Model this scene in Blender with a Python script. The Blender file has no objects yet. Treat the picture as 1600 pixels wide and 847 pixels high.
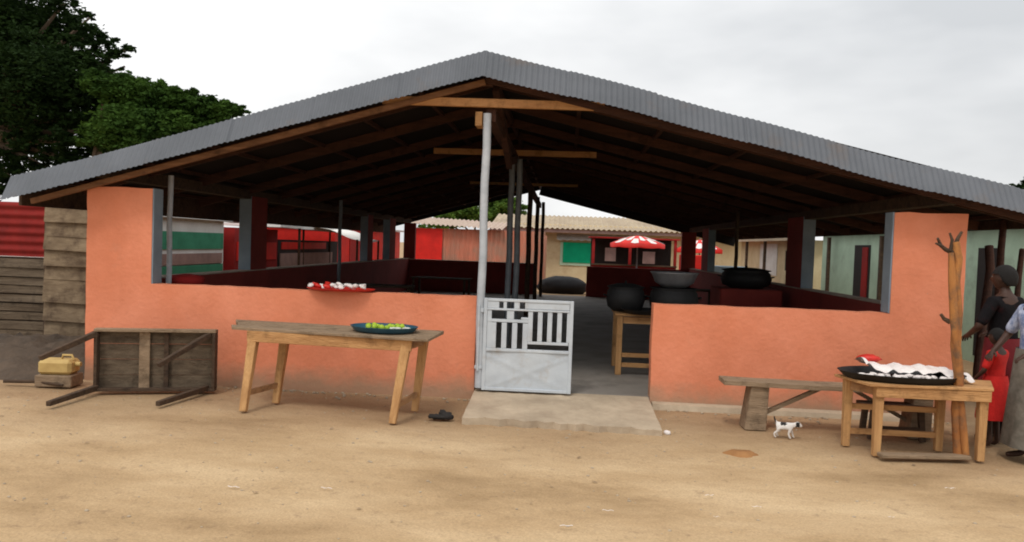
import bpy, bmesh, math, random
import numpy as np
from mathutils import Vector, Matrix
random.seed(7); rng = np.random.default_rng(7)
S = bpy.context.scene; C = S.collection
R = math.radians
# ------------------------------------------------------------------ camera
YAW, PIT, ROL, EYE, FPX = R(3.94), R(1.99), R(2.0), 1.6, 1200.0
f0 = Vector((-math.sin(YAW), math.cos(YAW), 0)); r0 = Vector((math.cos(YAW), math.sin(YAW), 0)); zz = Vector((0, 0, 1))
cf = math.cos(PIT)*f0 - math.sin(PIT)*zz; u0 = math.cos(PIT)*zz + math.sin(PIT)*f0
cr = math.cos(ROL)*r0 + math.sin(ROL)*u0; cu = -math.sin(ROL)*r0 + math.cos(ROL)*u0
cam = bpy.data.cameras.new('camera'); co = bpy.data.objects.new('camera', cam); C.objects.link(co)
M3 = Matrix((cr, cu, -cf)).transposed()
co.matrix_world = Matrix.Translation((0, 0, EYE)) @ M3.to_4x4()
cam.sensor_width = 36; cam.lens = 36*FPX/1600; cam.clip_end = 2000; cam.clip_start = 0.05
S.camera = co
def ray(x, y): return cf + (x-800)/FPX*cr - (y-423.5)/FPX*cu
def P(x, y, Y):                     # point seen at photo pixel x,y standing at depth Y
    d = ray(x, y); return Vector((0, 0, EYE)) + d*(Y/d.y)
def G(x, y, z=0.0):                 # point on the ground seen at photo pixel x,y
    d = ray(x, y); return Vector((0, 0, EYE)) + d*((z-EYE)/d.z)
# ------------------------------------------------------------------ world, sun, exposure
SUN_EL, SUN_AZ = R(58), R(200)      # azimuth clockwise from +Y : behind the camera
w = bpy.data.worlds.new('World'); S.world = w; w.use_nodes = True
nt = w.node_tree; nt.nodes.clear()
def N(t, k): return t.nodes.new('ShaderNode'+k)
sky = N(nt, 'TexSky'); sky.sky_type = 'NISHITA'; sky.sun_disc = False
sky.sun_elevation = SUN_EL; sky.sun_rotation = SUN_AZ; sky.dust_density = 3; sky.air_density = 1
tc = N(nt, 'TexCoord'); mp = N(nt, 'Mapping'); mp.inputs['Scale'].default_value = (1.0, 1.0, 2.6); mp.inputs['Location'].default_value = (0.35, 0.1, 0.2)
nz = N(nt, 'TexNoise'); nz.inputs['Scale'].default_value = 1.7; nz.inputs['Detail'].default_value = 5; nz.inputs['Roughness'].default_value = .5
rp = N(nt, 'ValToRGB'); e = rp.color_ramp.elements
e[0].position = .3; e[0].color = (.60, .615, .63, 1); e[1].position = .58; e[1].color = (.97, .97, .965, 1)
sx = N(nt, 'SeparateXYZ')
zr = N(nt, 'MapRange'); zr.inputs['From Min'].default_value = .12; zr.inputs['From Max'].default_value = 1; zr.inputs['To Min'].default_value = 10.6; zr.inputs['To Max'].default_value = 19
vm = N(nt, 'VectorMath'); vm.operation = 'SCALE'
mx = N(nt, 'MixRGB'); mx.inputs['Fac'].default_value = .93
bg = N(nt, 'Background'); bg.inputs['Strength'].default_value = .10
wo = N(nt, 'OutputWorld'); L = nt.links.new
L(tc.outputs['Generated'], mp.inputs['Vector']); L(mp.outputs[0], nz.inputs['Vector']); L(nz.outputs['Fac'], rp.inputs[0])
L(tc.outputs['Generated'], sx.inputs[0]); L(sx.outputs['Z'], zr.inputs['Value'])
L(rp.outputs[0], vm.inputs[0]); L(zr.outputs[0], vm.inputs['Scale'])
L(sky.outputs[0], mx.inputs[1]); L(vm.outputs[0], mx.inputs[2]); L(mx.outputs[0], bg.inputs[0]); L(bg.outputs[0], wo.inputs[0])
sl = bpy.data.lights.new('sun', 'SUN'); sl.energy = 1.3; sl.angle = R(13); sl.color = (1, .95, .88)
so = bpy.data.objects.new('sun', sl); C.objects.link(so)
sd = Vector((math.sin(SUN_AZ)*math.cos(SUN_EL), math.cos(SUN_AZ)*math.cos(SUN_EL), math.sin(SUN_EL)))
so.rotation_euler = sd.to_track_quat('Z', 'Y').to_euler(); so.location = (0, -10, 20)
S.view_settings.view_transform = 'Standard'; S.view_settings.look = 'None'; S.view_settings.gamma = 1
S.view_settings.exposure = 0.0
S.render.engine = 'CYCLES'; S.cycles.max_bounces = 6; S.cycles.diffuse_bounces = 4; S.cycles.filter_width = 1.9
# ------------------------------------------------------------------ materials
def mat(name, c1, c2=None, rough=.85, scale=4, bump=.15, bscale=None, metal=0, stretch=(1, 1, 1), stain=None, sscale=1.2, samt=.5, spos=.55, spec=.3):
    m = bpy.data.materials.new(name); m.use_nodes = True; t = m.node_tree; b = t.nodes['Principled BSDF']; l = t.links.new
    b.inputs['Roughness'].default_value = rough; b.inputs['Metallic'].default_value = metal
    b.inputs['Specular IOR Level'].default_value = spec
    c2 = c2 or tuple(v*.72 for v in c1)
    tc = N(t, 'TexCoord'); mp = N(t, 'Mapping'); mp.inputs['Scale'].default_value = stretch; l(tc.outputs['Object'], mp.inputs[0])
    n = N(t, 'TexNoise'); n.inputs['Scale'].default_value = scale; n.inputs['Detail'].default_value = 6; n.inputs['Roughness'].default_value = .65
    l(mp.outputs[0], n.inputs['Vector'])
    r = N(t, 'ValToRGB'); r.color_ramp.elements[0].position = .32; r.color_ramp.elements[1].position = .68
    r.color_ramp.elements[0].color = (*c2, 1); r.color_ramp.elements[1].color = (*c1, 1); l(n.outputs['Fac'], r.inputs[0])
    out = r.outputs[0]
    if stain:
        n2 = N(t, 'TexNoise'); n2.inputs['Scale'].default_value = sscale; n2.inputs['Detail'].default_value = 8; n2.inputs['Roughness'].default_value = .7
        l(tc.outputs['Object'], n2.inputs['Vector'])
        r2 = N(t, 'ValToRGB'); r2.color_ramp.elements[0].position = spos; r2.color_ramp.elements[1].position = min(spos+.16, 1)
        r2.color_ramp.elements[1].color = (samt,)*3+(1,); l(n2.outputs['Fac'], r2.inputs[0])
        mx = N(t, 'MixRGB'); l(r2.outputs[0], mx.inputs[0]); l(out, mx.inputs[1]); mx.inputs[2].default_value = (*stain, 1); out = mx.outputs[0]
    l(out, b.inputs['Base Color'])
    if bump:
        nb = N(t, 'TexNoise'); nb.inputs['Scale'].default_value = bscale or scale*6; nb.inputs['Detail'].default_value = 8; l(mp.outputs[0], nb.inputs['Vector'])
        bp = N(t, 'Bump'); bp.inputs['Strength'].default_value = bump; bp.inputs['Distance'].default_value = .02
        l(nb.outputs['Fac'], bp.inputs['Height']); l(bp.outputs[0], b.inputs['Normal'])
    return m
def wood(name, c1, c2, along=0, **k):
    st = [9, 9, 9]; st[along] = .9
    k.setdefault('bump', .6); k.setdefault('stain', tuple(v*.45 for v in c2)); k.setdefault('sscale', 5); k.setdefault('samt', .75); k.setdefault('spos', .53)
    return mat(name, c1, c2, scale=2.2, stretch=tuple(st), **k)
M = {}
# orange plaster with splashed dirt rising from the ground
def plaster():
    m = mat('orange_plaster', (.74, .27, .155), (.66, .215, .11), rough=.9, scale=1.6, bump=.35, bscale=22, stain=(.56, .185, .095), sscale=1.1, samt=.6, spos=.47)
    t = m.node_tree; b = t.nodes['Principled BSDF']; l = t.links.new
    src = b.inputs['Base Color'].links[0].from_socket
    tq = N(t, 'TexCoord')
    for sc_, lo_, hi_, col_, amt in ((13, .69, .71, (.40, .30, .23), .8), (2.6, .60, .74, (.50, .21, .13), .5), (30, .70, .73, (.30, .12, .07), .6)):
        n_ = N(t, 'TexNoise'); n_.inputs['Scale'].default_value = sc_; n_.inputs['Detail'].default_value = 9; n_.inputs['Roughness'].default_value = .72; l(tq.outputs['Object'], n_.inputs['Vector'])
        q_ = N(t, 'MapRange'); q_.inputs['From Min'].default_value = lo_; q_.inputs['From Max'].default_value = hi_; q_.inputs['To Max'].default_value = amt; l(n_.outputs['Fac'], q_.inputs['Value'])
        x_ = N(t, 'MixRGB'); l(q_.outputs[0], x_.inputs[0]); l(src, x_.inputs[1]); x_.inputs[2].default_value = (*col_, 1); src = x_.outputs[0]
    tc = N(t, 'TexCoord'); s = N(t, 'SeparateXYZ'); l(tc.outputs['Object'], s.inputs[0])
    n = N(t, 'TexNoise'); n.inputs['Scale'].default_value = 3.5; n.inputs['Detail'].default_value = 8; n.inputs['Roughness'].default_value = .7
    l(tc.outputs['Object'], n.inputs['Vector'])
    a = N(t, 'Math'); a.operation = 'MULTIPLY_ADD'; l(n.outputs['Fac'], a.inputs[0]); a.inputs[1].default_value = -.34; l(s.outputs['Z'], a.inputs[2])
    r = N(t, 'MapRange'); r.inputs['From Min'].default_value = -.12; r.inputs['From Max'].default_value = .1; r.inputs['To Min'].default_value = .85; r.inputs['To Max'].default_value = 0
    l(a.outputs[0], r.inputs['Value'])
    mx = N(t, 'MixRGB'); l(r.outputs[0], mx.inputs[0]); l(src, mx.inputs[1]); mx.inputs[2].default_value = (.33, .22, .14, 1); l(mx.outputs[0], b.inputs['Base Color'])
    return m
M['orange'] = plaster()
M['maroon'] = mat('maroon_paint', (.30, .045, .035), (.20, .032, .026), scale=2, bump=.2)
M['grey_paint'] = mat('grey_paint', (.22, .27, .31), (.16, .20, .24), scale=3, bump=.2)
M['cap'] = mat('cement_cap', (.50, .40, .33), (.36, .26, .2), scale=6, bump=.3)
M['cement'] = mat('cement_floor', (.27, .245, .215), (.17, .15, .13), scale=1.6, bump=.25, rough=.7, stain=(.07, .06, .05), sscale=.9, samt=.7)
M['apron'] = mat('worn_concrete', (.50, .40, .285), (.34, .265, .185), scale=2.6, bump=.5, stain=(.30, .22, .15), sscale=3, samt=.6)
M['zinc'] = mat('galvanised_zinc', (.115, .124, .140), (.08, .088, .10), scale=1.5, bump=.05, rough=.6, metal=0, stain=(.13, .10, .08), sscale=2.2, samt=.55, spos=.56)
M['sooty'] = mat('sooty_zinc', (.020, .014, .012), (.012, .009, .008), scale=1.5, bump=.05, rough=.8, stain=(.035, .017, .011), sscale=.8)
M['wood'] = wood('tan_wood', (.56, .31, .13), (.36, .18, .07))
M['wood_y'] = wood('tan_wood_lengthwise', (.40, .22, .10), (.24, .12, .055), along=1)
M['wood_z'] = wood('tan_wood_upright', (.56, .32, .135), (.37, .19, .075), along=2)
M['rafter'] = wood('brown_rafter', (.085, .034, .02), (.04, .018, .012))
M['beam_w'] = wood('fresh_plank', (.55, .29, .12), (.42, .20, .08))
M['barge'] = wood('weathered_brown_rafter', (.30, .15, .075), (.15, .07, .035))
M['fence_wood'] = wood('blackened_wood', (.16, .12, .08), (.07, .048, .03))
M['grey_wood'] = wood('weathered_wood', (.31, .22, .14), (.19, .13, .08))
M['dark_wood'] = wood('dark_wood', (.10, .06, .035), (.045, .028, .018))
M['pole'] = mat('pale_grey_pipe', (.50, .53, .56), (.36, .39, .42), scale=6, bump=.1, rough=.5)
M['pole_d'] = mat('dull_grey_pipe', (.20, .22, .235), (.13, .14, .155), scale=6, bump=.1, rough=.5)
M['gate'] = mat('gate_paint', (.55, .59, .62), (.42, .46, .50), scale=3, bump=.1, rough=.5, stain=(.36, .29, .22), sscale=5, samt=.5)
M['gap'] = mat('gate_black', (.03, .03, .032), scale=4, bump=0)
M['red'] = mat('red_paint', (.72, .022, .014), (.52, .016, .01), scale=3, bump=.1, rough=.6)
M['red_sheet'] = mat('faded_red_sheet', (.26, .014, .010), (.14, .010, .008), scale=3, bump=.1, stain=(.10, .03, .02), sscale=3, samt=.8)
M['eye'] = mat('eye_white', (.22, .19, .17), scale=4, bump=0)
M['dred'] = mat('dark_red_paint', (.34, .016, .014), (.20, .012, .01), scale=3, bump=.1)
M['rust'] = mat('pinkish_rust_sheet', (.62, .22, .14), (.42, .16, .10), scale=1.2, bump=.1, stretch=(3, 3, .4), stain=(.34, .22, .16), sscale=.7, samt=.8, spos=.45)
M['rust_g'] = mat('rusted_grey_sheet', (.27, .20, .125), (.10, .065, .038), scale=2.5, bump=.4, stretch=(1, 1, 2.5), stain=(.06, .035, .022), sscale=3, samt=.9, spos=.5)
M['white'] = mat('white_paint', (.74, .73, .70), (.6, .58, .54), scale=3, bump=.1)
M['cream'] = mat('cream_paint', (.72, .60, .38), (.60, .47, .28), scale=2, bump=.2, stain=(.45, .30, .17), sscale=1.5, samt=.6)
M['beige_roof'] = mat('dusty_roof', (.42, .34, .235), (.30, .23, .16), scale=1.2, bump=.1, stain=(.26, .22, .18), sscale=.8)
M['pale_green'] = mat('pale_green_paint', (.50, .66, .50), (.40, .54, .40), scale=2, bump=.15, stain=(.22, .26, .19), sscale=1.8)
M['green'] = mat('green_paint', (.05, .26, .15), (.03, .18, .1), scale=3, bump=.1)
M['shutter'] = mat('emerald_shutter', (.0, .38, .19), (.0, .30, .15), scale=3, bump=.05)
M['pinkish'] = mat('dusty_boards', (.34, .22, .19), (.22, .14, .12), scale=3, bump=.2)
M['black'] = mat('soot_black', (.018, .017, .017), (.01, .01, .01), scale=4, bump=.2, rough=.6)
M['dark'] = mat('dark_interior', (.03, .024, .022), scale=4, bump=0)
M['steel'] = mat('dull_aluminium', (.42, .43, .45), (.26, .26, .28), scale=5, bump=.1, rough=.4, metal=.6)
M['blue_tray'] = mat('dark_teal_enamel', (.03, .09, .13), (.02, .06, .09), scale=4, bump=0, rough=.35)
M['lime'] = mat('lime_skin', (.36, .48, .03), (.20, .34, .02), scale=9, bump=.1, rough=.5)
M['pale_food'] = mat('pale_food', (.62, .62, .55), scale=9, bump=.2)
M['tomato'] = mat('red_fruit', (.60, .03, .02), scale=9, bump=.05, rough=.4)
M['plastic'] = mat('white_plastic_bag', (.80, .76, .72), (.66, .58, .55), scale=12, bump=.4, rough=.4)
M['yellow'] = mat('yellow_plastic', (.56, .40, .15), (.42, .28, .10), scale=6, bump=.1, rough=.7, stain=(.28, .18, .09), sscale=5, samt=.8)
M['skin'] = mat('brown_skin', (.06, .028, .018), scale=8, bump=.05, rough=.55)
M['hair'] = mat('black_hair', (.012, .01, .009), scale=30, bump=.6, rough=.8)
M['black_cloth'] = mat('black_cloth', (.010, .009, .010), (.007, .006, .007), scale=8, bump=.3, spec=.08, stain=(.035, .008, .008), sscale=9, samt=.6)
M['red_cloth'] = mat('red_cloth', (.58, .018, .014), (.42, .012, .01), scale=6, bump=.3)
M['wine_cloth'] = mat('wine_cloth', (.16, .010, .016), (.10, .008, .01), scale=6, bump=.3)
M['print_cloth'] = mat('blue_white_print', (.55, .60, .72), (.10, .15, .30), scale=16, bump=.2, spec=.1)
M['pale_cloth'] = mat('pale_wrapper', (.20, .18, .15), (.11, .10, .08), scale=14, bump=.2)
M['fur'] = mat('white_fur', (.72, .68, .64), (.60, .55, .50), scale=20, bump=.4)
M['fur_b'] = mat('black_fur', (.03, .026, .024), scale=20, bump=.4)
M['bark'] = mat('bark', (.13, .09, .06), (.07, .05, .03), scale=5, bump=.6, stretch=(3, 3, .6))
M['post_bark'] = mat('peeled_trunk', (.44, .19, .055), (.24, .085, .028), scale=3, bump=.5, stretch=(4, 4, .7), stain=(.16, .09, .05), sscale=7, samt=.9, spos=.47)
M['soil'] = mat('dark_soil', (.10, .068, .045), (.045, .032, .022), scale=3, bump=.8, bscale=14)
M['pebble'] = mat('pebble', (.45, .36, .26), (.3, .24, .17), scale=5)
M['blue'] = mat('pale_blue_sheet', (.36, .50, .60), scale=4, bump=.1)
M['orange_mud'] = mat('orange_mud', (.34, .165, .06), (.24, .11, .04), scale=5, bump=.6)
def ground_mat():
    m = bpy.data.materials.new('sandy_earth'); m.use_nodes = True; t = m.node_tree; b = t.nodes['Principled BSDF']; l = t.links.new
    b.inputs['Roughness'].default_value = .95; b.inputs['Specular IOR Level'].default_value = .15
    tc = N(t, 'TexCoord')
    def noise(sc, det, ro=.6, st=(1, 1, 1), off=(0, 0, 0)):
        mp = N(t, 'Mapping'); mp.inputs['Scale'].default_value = st; mp.inputs['Location'].default_value = off; l(tc.outputs['Object'], mp.inputs[0])
        n = N(t, 'TexNoise'); n.inputs['Scale'].default_value = sc; n.inputs['Detail'].default_value = det; n.inputs['Roughness'].default_value = ro; l(mp.outputs[0], n.inputs['Vector']); return n.outputs['Fac']
    def ramp(s, stops):
        r = N(t, 'ValToRGB'); el = r.color_ramp.elements
        el[0].position, el[0].color = stops[0][0], (*stops[0][1], 1); el[1].position, el[1].color = stops[-1][0], (*stops[-1][1], 1)
        for p, c in stops[1:-1]: q = el.new(p); q.color = (*c, 1)
        l(s, r.inputs[0]); return r.outputs[0]
    base = ramp(noise(.75, 6, .6, (.7, 1.5, 1)), [(.30, (.30, .195, .10)), (.46, (.44, .30, .165)), (.66, (.56, .405, .24))])
    # trodden darker earth in front of the wall, its edge broken by noise
    s = N(t, 'SeparateXYZ'); l(tc.outputs['Object'], s.inputs[0])
    a = N(t, 'Math'); a.operation = 'MULTIPLY_ADD'; l(noise(.55, 5, .6, off=(3, 1, 0)), a.inputs[0]); a.inputs[1].default_value = 3.4; l(s.outputs['Y'], a.inputs[2])
    r = N(t, 'MapRange'); r.inputs['From Min'].default_value = 7.3; r.inputs['From Max'].default_value = 8.8; r.inputs['To Max'].default_value = .6; l(a.outputs[0], r.inputs['Value'])
    mx = N(t, 'MixRGB'); l(r.outputs[0], mx.inputs[0]); l(base, mx.inputs[1]); mx.inputs[2].default_value = (.29, .185, .105, 1)
    spots = ramp(noise(9, 6, .7), [(.58, (0, 0, 0)), (.72, (.55, .55, .55))])
    m2 = N(t, 'MixRGB'); l(spots, m2.inputs[0]); l(mx.outputs[0], m2.inputs[1]); m2.inputs[2].default_value = (.20, .13, .08, 1)
    fine = ramp(noise(70, 4, .6), [(.3, (.82, .82, .82)), (.7, (1.1, 1.1, 1.1))])
    m3 = N(t, 'MixRGB'); m3.blend_type = 'MULTIPLY'; m3.inputs[0].default_value = 1; l(m2.outputs[0], m3.inputs[1]); l(fine, m3.inputs[2])
    l(m3.outputs[0], b.inputs['Base Color'])
    b1 = N(t, 'Bump'); b1.inputs['Strength'].default_value = .7; b1.inputs['Distance'].default_value = .06; l(noise(4.2, 8, .68), b1.inputs['Height'])
    b2 = N(t, 'Bump'); b2.inputs['Strength'].default_value = .35; b2.inputs['Distance'].default_value = .01; l(noise(60, 5), b2.inputs['Height']); l(b1.outputs[0], b2.inputs['Normal'])
    l(b2.outputs[0], b.inputs['Normal']); return m
M['ground'] = ground_mat()
def leaf_mat(name, c1, c2):
    m = mat(name, c1, c2, rough=.8, scale=1.3, bump=0, spec=.06)
    t = m.node_tree; b = t.nodes['Principled BSDF']; tr = N(t, 'BsdfTranslucent'); ms = N(t, 'MixShader'); ms.inputs[0].default_value = .25
    t.links.new(b.inputs['Base Color'].links[0].from_socket, tr.inputs[0])
    t.links.new(b.outputs[0], ms.inputs[1]); t.links.new(tr.outputs[0], ms.inputs[2]); t.links.new(ms.outputs[0], t.nodes['Material Output'].inputs[0]); return m
M['leaf_d'] = leaf_mat('dark_leaves', (.020, .040, .009), (.008, .018, .005))
M['leaf_f'] = leaf_mat('bright_leaves', (.13, .22, .04), (.05, .10, .02))
M['leaf_g'] = leaf_mat('green_leaves', (.058, .112, .018), (.013, .034, .007))
# ------------------------------------------------------------------ helpers
def tag(o, label=None, cat=None, group=None, kind=None):
    if label: o['label'] = label
    if cat: o['category'] = cat
    if group: o['group'] = group
    if kind: o['kind'] = kind
    return o
def empty(name, loc=(0, 0, 0), rz=0, label=None, cat=None, group=None):
    o = bpy.data.objects.new(name, None); o.empty_display_size = .2; C.objects.link(o); o.location = loc; o.rotation_euler.z = rz
    return tag(o, label, cat, group)
class MB:
    def __init__(s): s.v = []; s.f = []; s.sm = []
    def add(s, vs, fs, smooth=False):
        n = len(s.v); s.v += [tuple(v) for v in vs]; s.f += [tuple(i+n for i in q) for q in fs]; s.sm += [smooth]*len(fs); return s
    def hexa(s, p):                # 4 bottom, 4 top, both counter-clockwise from above
        return s.add(p, [(3, 2, 1, 0), (4, 5, 6, 7), (0, 1, 5, 4), (1, 2, 6, 5), (2, 3, 7, 6), (3, 0, 4, 7)])
    def box(s, x0, x1, y0, y1, z0, z1):
        return s.hexa([(x0, y0, z0), (x1, y0, z0), (x1, y1, z0), (x0, y1, z0), (x0, y0, z1), (x1, y0, z1), (x1, y1, z1), (x0, y1, z1)])
    def bar(s, a, b, w, h, up=(0, 0, 1), w2=None, h2=None):
        a = Vector(a); b = Vector(b); d = (b-a).normalized(); up = Vector(up)
        if abs(d.dot(up)) > .95: up = Vector((0, 1, 0))
        sd = d.cross(up).normalized(); up = sd.cross(d).normalized(); w2 = w2 or w; h2 = h2 or h
        q = []
        for c, ww, hh in ((a, w, h), (b, w2, h2)):
            q += [c-sd*ww/2-up*hh/2, c+sd*ww/2-up*hh/2, c+sd*ww/2+up*hh/2, c-sd*ww/2+up*hh/2]
        return s.add(q, [(0, 1, 2, 3), (7, 6, 5, 4), (1, 0, 4, 5), (2, 1, 5, 6), (3, 2, 6, 7), (0, 3, 7, 4)])
    def tube(s, pts, rad, n=12, jit=0):
        pts = [Vector(p) for p in pts]; rad = rad if isinstance(rad, (list, tuple)) else [rad]*len(pts)
        rings = []; ref = Vector((1, 0, 0))
        for i, p in enumerate(pts):
            d = (pts[min(i+1, len(pts)-1)]-pts[max(i-1, 0)]).normalized()
            if abs(d.dot(ref)) > .9: ref = Vector((0, 1, 0))
            a = d.cross(ref).normalized(); b = d.cross(a)
            rings.append([p+(a*math.cos(t)+b*math.sin(t))*rad[i]*(1+jit*(random.random()-.5)) for t in [2*math.pi*k/n for k in range(n)]])
        vs = [v for r in rings for v in r]; fs = []
        for i in range(len(pts)-1):
            for k in range(n): fs.append((i*n+k, i*n+(k+1) % n, (i+1)*n+(k+1) % n, (i+1)*n+k))
        s.add(vs, fs, True)
        return s.add(rings[0], [tuple(range(n))]).add(rings[-1], [tuple(range(n))[::-1]])
    def lathe(s, prof, c=(0, 0, 0), n=32, sy=1, wob=0):
        vs = []; fs = []
        for r, z in prof:
            for k in range(n):
                t = 2*math.pi*k/n; rr = r*(1+wob*math.sin(3*t+z*9)); vs.append((c[0]+rr*math.cos(t), c[1]+rr*sy*math.sin(t), c[2]+z))
        for i in range(len(prof)-1):
            for k in range(n): fs.append((i*n+k, i*n+(k+1) % n, (i+1)*n+(k+1) % n, (i+1)*n+k))
        return s.add(vs, fs, True)
    def corr(s, A, B, Cc, pitch=.076, amp=.009, seg=6, nd=1, thick=0):
        """corrugated sheet: waves march along A->B, ridges run along A->C"""
        A = Vector(A); B = Vector(B); Cc = Vector(Cc); u = B-A; v = Cc-A; n = u.cross(v).normalized()
        k = max(int(u.length/pitch*seg), 2); vs = []; fs = []
        for j in range(nd+1):
            for i in range(k+1):
                vs.append(A+u*(i/k)+v*(j/nd)+n*amp*math.sin(2*math.pi*i/seg))
        for j in range(nd):
            for i in range(k): q = j*(k+1)+i; fs.append((q, q+1, q+k+2, q+k+1))
        s.add(vs, fs, True)
        if thick:
            m = len(s.v)-len(vs); off = n*thick
            base = [Vector(x)+off for x in vs]; s.add(base, [f[::-1] for f in fs], True)
        return s
    def blob(s, c, r, n=10, m=7, jit=.1, rot=None):
        vs = []; fs = []; r = Vector(r) if not isinstance(r, (int, float)) else Vector((r, r, r)); ph = random.random()*6
        for i in range(m+1):
            a = math.pi*i/m
            for k in range(n):
                t = 2*math.pi*k/n+ph; q = 1+jit*(random.random()-.5) if 0 < i < m else 1
                p = Vector((r.x*math.sin(a)*math.cos(t)*q, r.y*math.sin(a)*math.sin(t)*q, -r.z*math.cos(a)*q))
                if rot: p = rot @ p
                vs.append(Vector(c)+p)
        for i in range(m):
            for k in range(n): fs.append((i*n+k, i*n+(k+1) % n, (i+1)*n+(k+1) % n, (i+1)*n+k))
        return s.add(vs, fs, True)
    def build(s, name, m, parent=None, bevel=0, weld=False):
        me = bpy.data.meshes.new(name); me.from_pydata(s.v, [], s.f); me.validate()
        if len(me.polygons) == len(s.sm): me.polygons.foreach_set('use_smooth', s.sm)
        if bevel or weld:
            b = bmesh.new(); b.from_mesh(me)
            if weld: bmesh.ops.remove_doubles(b, verts=b.verts, dist=1e-5)
            bmesh.ops.recalc_face_normals(b, faces=b.faces)
            if bevel: bmesh.ops.bevel(b, geom=list(b.edges), offset=bevel, segments=1, affect='EDGES', clamp_overlap=True)
            b.to_mesh(me); b.free()
        me.materials.append(M[m] if isinstance(m, str) else m)
        o = bpy.data.objects.new(name, me); C.objects.link(o)
        if parent: o.parent = parent
        return o
def skin_mesh(verts, edges, radii, level=2):
    me = bpy.data.meshes.new('tmp'); me.from_pydata([tuple(v) for v in verts], edges, [])
    o = bpy.data.objects.new('tmp', me); C.objects.link(o)
    sk = o.modifiers.new('s', 'SKIN')
    for i, r in enumerate(radii):
        d = me.skin_vertices[0].data[i]; d.radius = (r, r) if not isinstance(r, tuple) else r
    me.skin_vertices[0].data[0].use_root = True
    sb = o.modifiers.new('b', 'SUBSURF'); sb.levels = level; sb.render_levels = level
    dg = bpy.context.evaluated_depsgraph_get(); r = bpy.data.meshes.new_from_object(o.evaluated_get(dg))
    bpy.data.objects.remove(o); bpy.data.meshes.remove(me)
    r.polygons.foreach_set('use_smooth', [True]*len(r.polygons)); return r
def link_mesh(name, me, m, parent=None):
    me.name = name; me.materials.clear(); me.materials.append(M[m]); o = bpy.data.objects.new(name, me); C.objects.link(o)
    if parent: o.parent = parent
    return o
def dup(root, loc=None, rz=None, label=None, scale=None):
    def cp(o, par):
        c = o.copy(); C.objects.link(c); c.parent = par
        for ch in [x for x in o.children]: cp(ch, c)
        return c
    c = cp(root, None)
    if loc is not None: c.location = loc
    if rz is not None: c.rotation_euler.z = rz
    if label: c['label'] = label
    if scale: c.scale = scale
    return c
# ------------------------------------------------------------------ ground
D = 7.85                     # front face of the hall
DB = 23.6                    # rear wall
FZ = .08                     # floor level
def gz(x, y):
    k = max(0, 1-abs(y-4)/14)
    return (math.sin(x*1.7+y*.9)*.006+math.sin(x*.6-y*1.9+1)*.009+math.sin(x*4.1+y*3.3)*.003)*k
g = MB(); xs = list(np.arange(-12, 12.01, .16)); ys = list(np.arange(-4, 14.01, .16))
xs = [-400, -150, -60, -25]+xs+[25, 60, 150, 400]; ys = [-60, -15]+ys+[25, 45, 90, 200, 700]
vs = [(x, y, gz(x, y)-.012 if abs(x) < 13 and -5 < y < 7.6 else -.012) for y in ys for x in xs]; nx = len(xs)
g.add(vs, [(j*nx+i, j*nx+i+1, (j+1)*nx+i+1, (j+1)*nx+i) for j in range(len(ys)-1) for i in range(nx-1)], True)
tag(g.build('ground', 'ground'), 'bare sandy earth yard in front of the market hall', 'ground', kind='structure')
# the hall floor and the sloping doorstep
XL, XR, T = -5.03, 3.93, .19
f = MB().box(XL+.02, XR-.02, D+.03, DB+.15, -.2, FZ)
tag(f.build('floor', 'cement'), 'smooth grey cement floor inside the hall', 'floor', kind='structure')
DL, DR = P(745, 460, D).x, P(1021, 475, D).x
a = G(722, 660); b = G(1034, 681)
ap = MB(); n = 26; top = []; m_ = 8
for j in range(m_+1):
    t = j/m_
    for i in range(n+1):
        s_ = i/n; p0 = Vector((DL+.01, D+.06, FZ+.006)).lerp(Vector((DR-.01, D+.06, FZ+.006)), s_); p1 = Vector((a.x, a.y, .05)).lerp(Vector((b.x, b.y, .05)), s_)
        p = p0.lerp(p1, t); p.z += random.uniform(-.006, .006) if 0 < j else 0; p.y += random.uniform(-.03, .03) if j == m_ else 0; top.append(p)
fs = [(j*(n+1)+i, (j+1)*(n+1)+i, (j+1)*(n+1)+i+1, j*(n+1)+i+1) for j in range(m_) for i in range(n)]
ap.add(top, fs)
rim = [top[j*(n+1)] for j in range(m_+1)]+[top[m_*(n+1)+i] for i in range(1, n+1)]+[top[j*(n+1)+n] for j in range(m_-1, -1, -1)]
low = [Vector((p.x, p.y, -.05)) for p in rim]; k = len(rim)
ap.add(rim+low, [(i, i+k, i+k+1, i+1) for i in range(k-1)])
tag(ap.build('doorstep', 'apron'), 'worn sloping concrete doorstep in front of the gate', 'doorstep', kind='structure')
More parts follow.
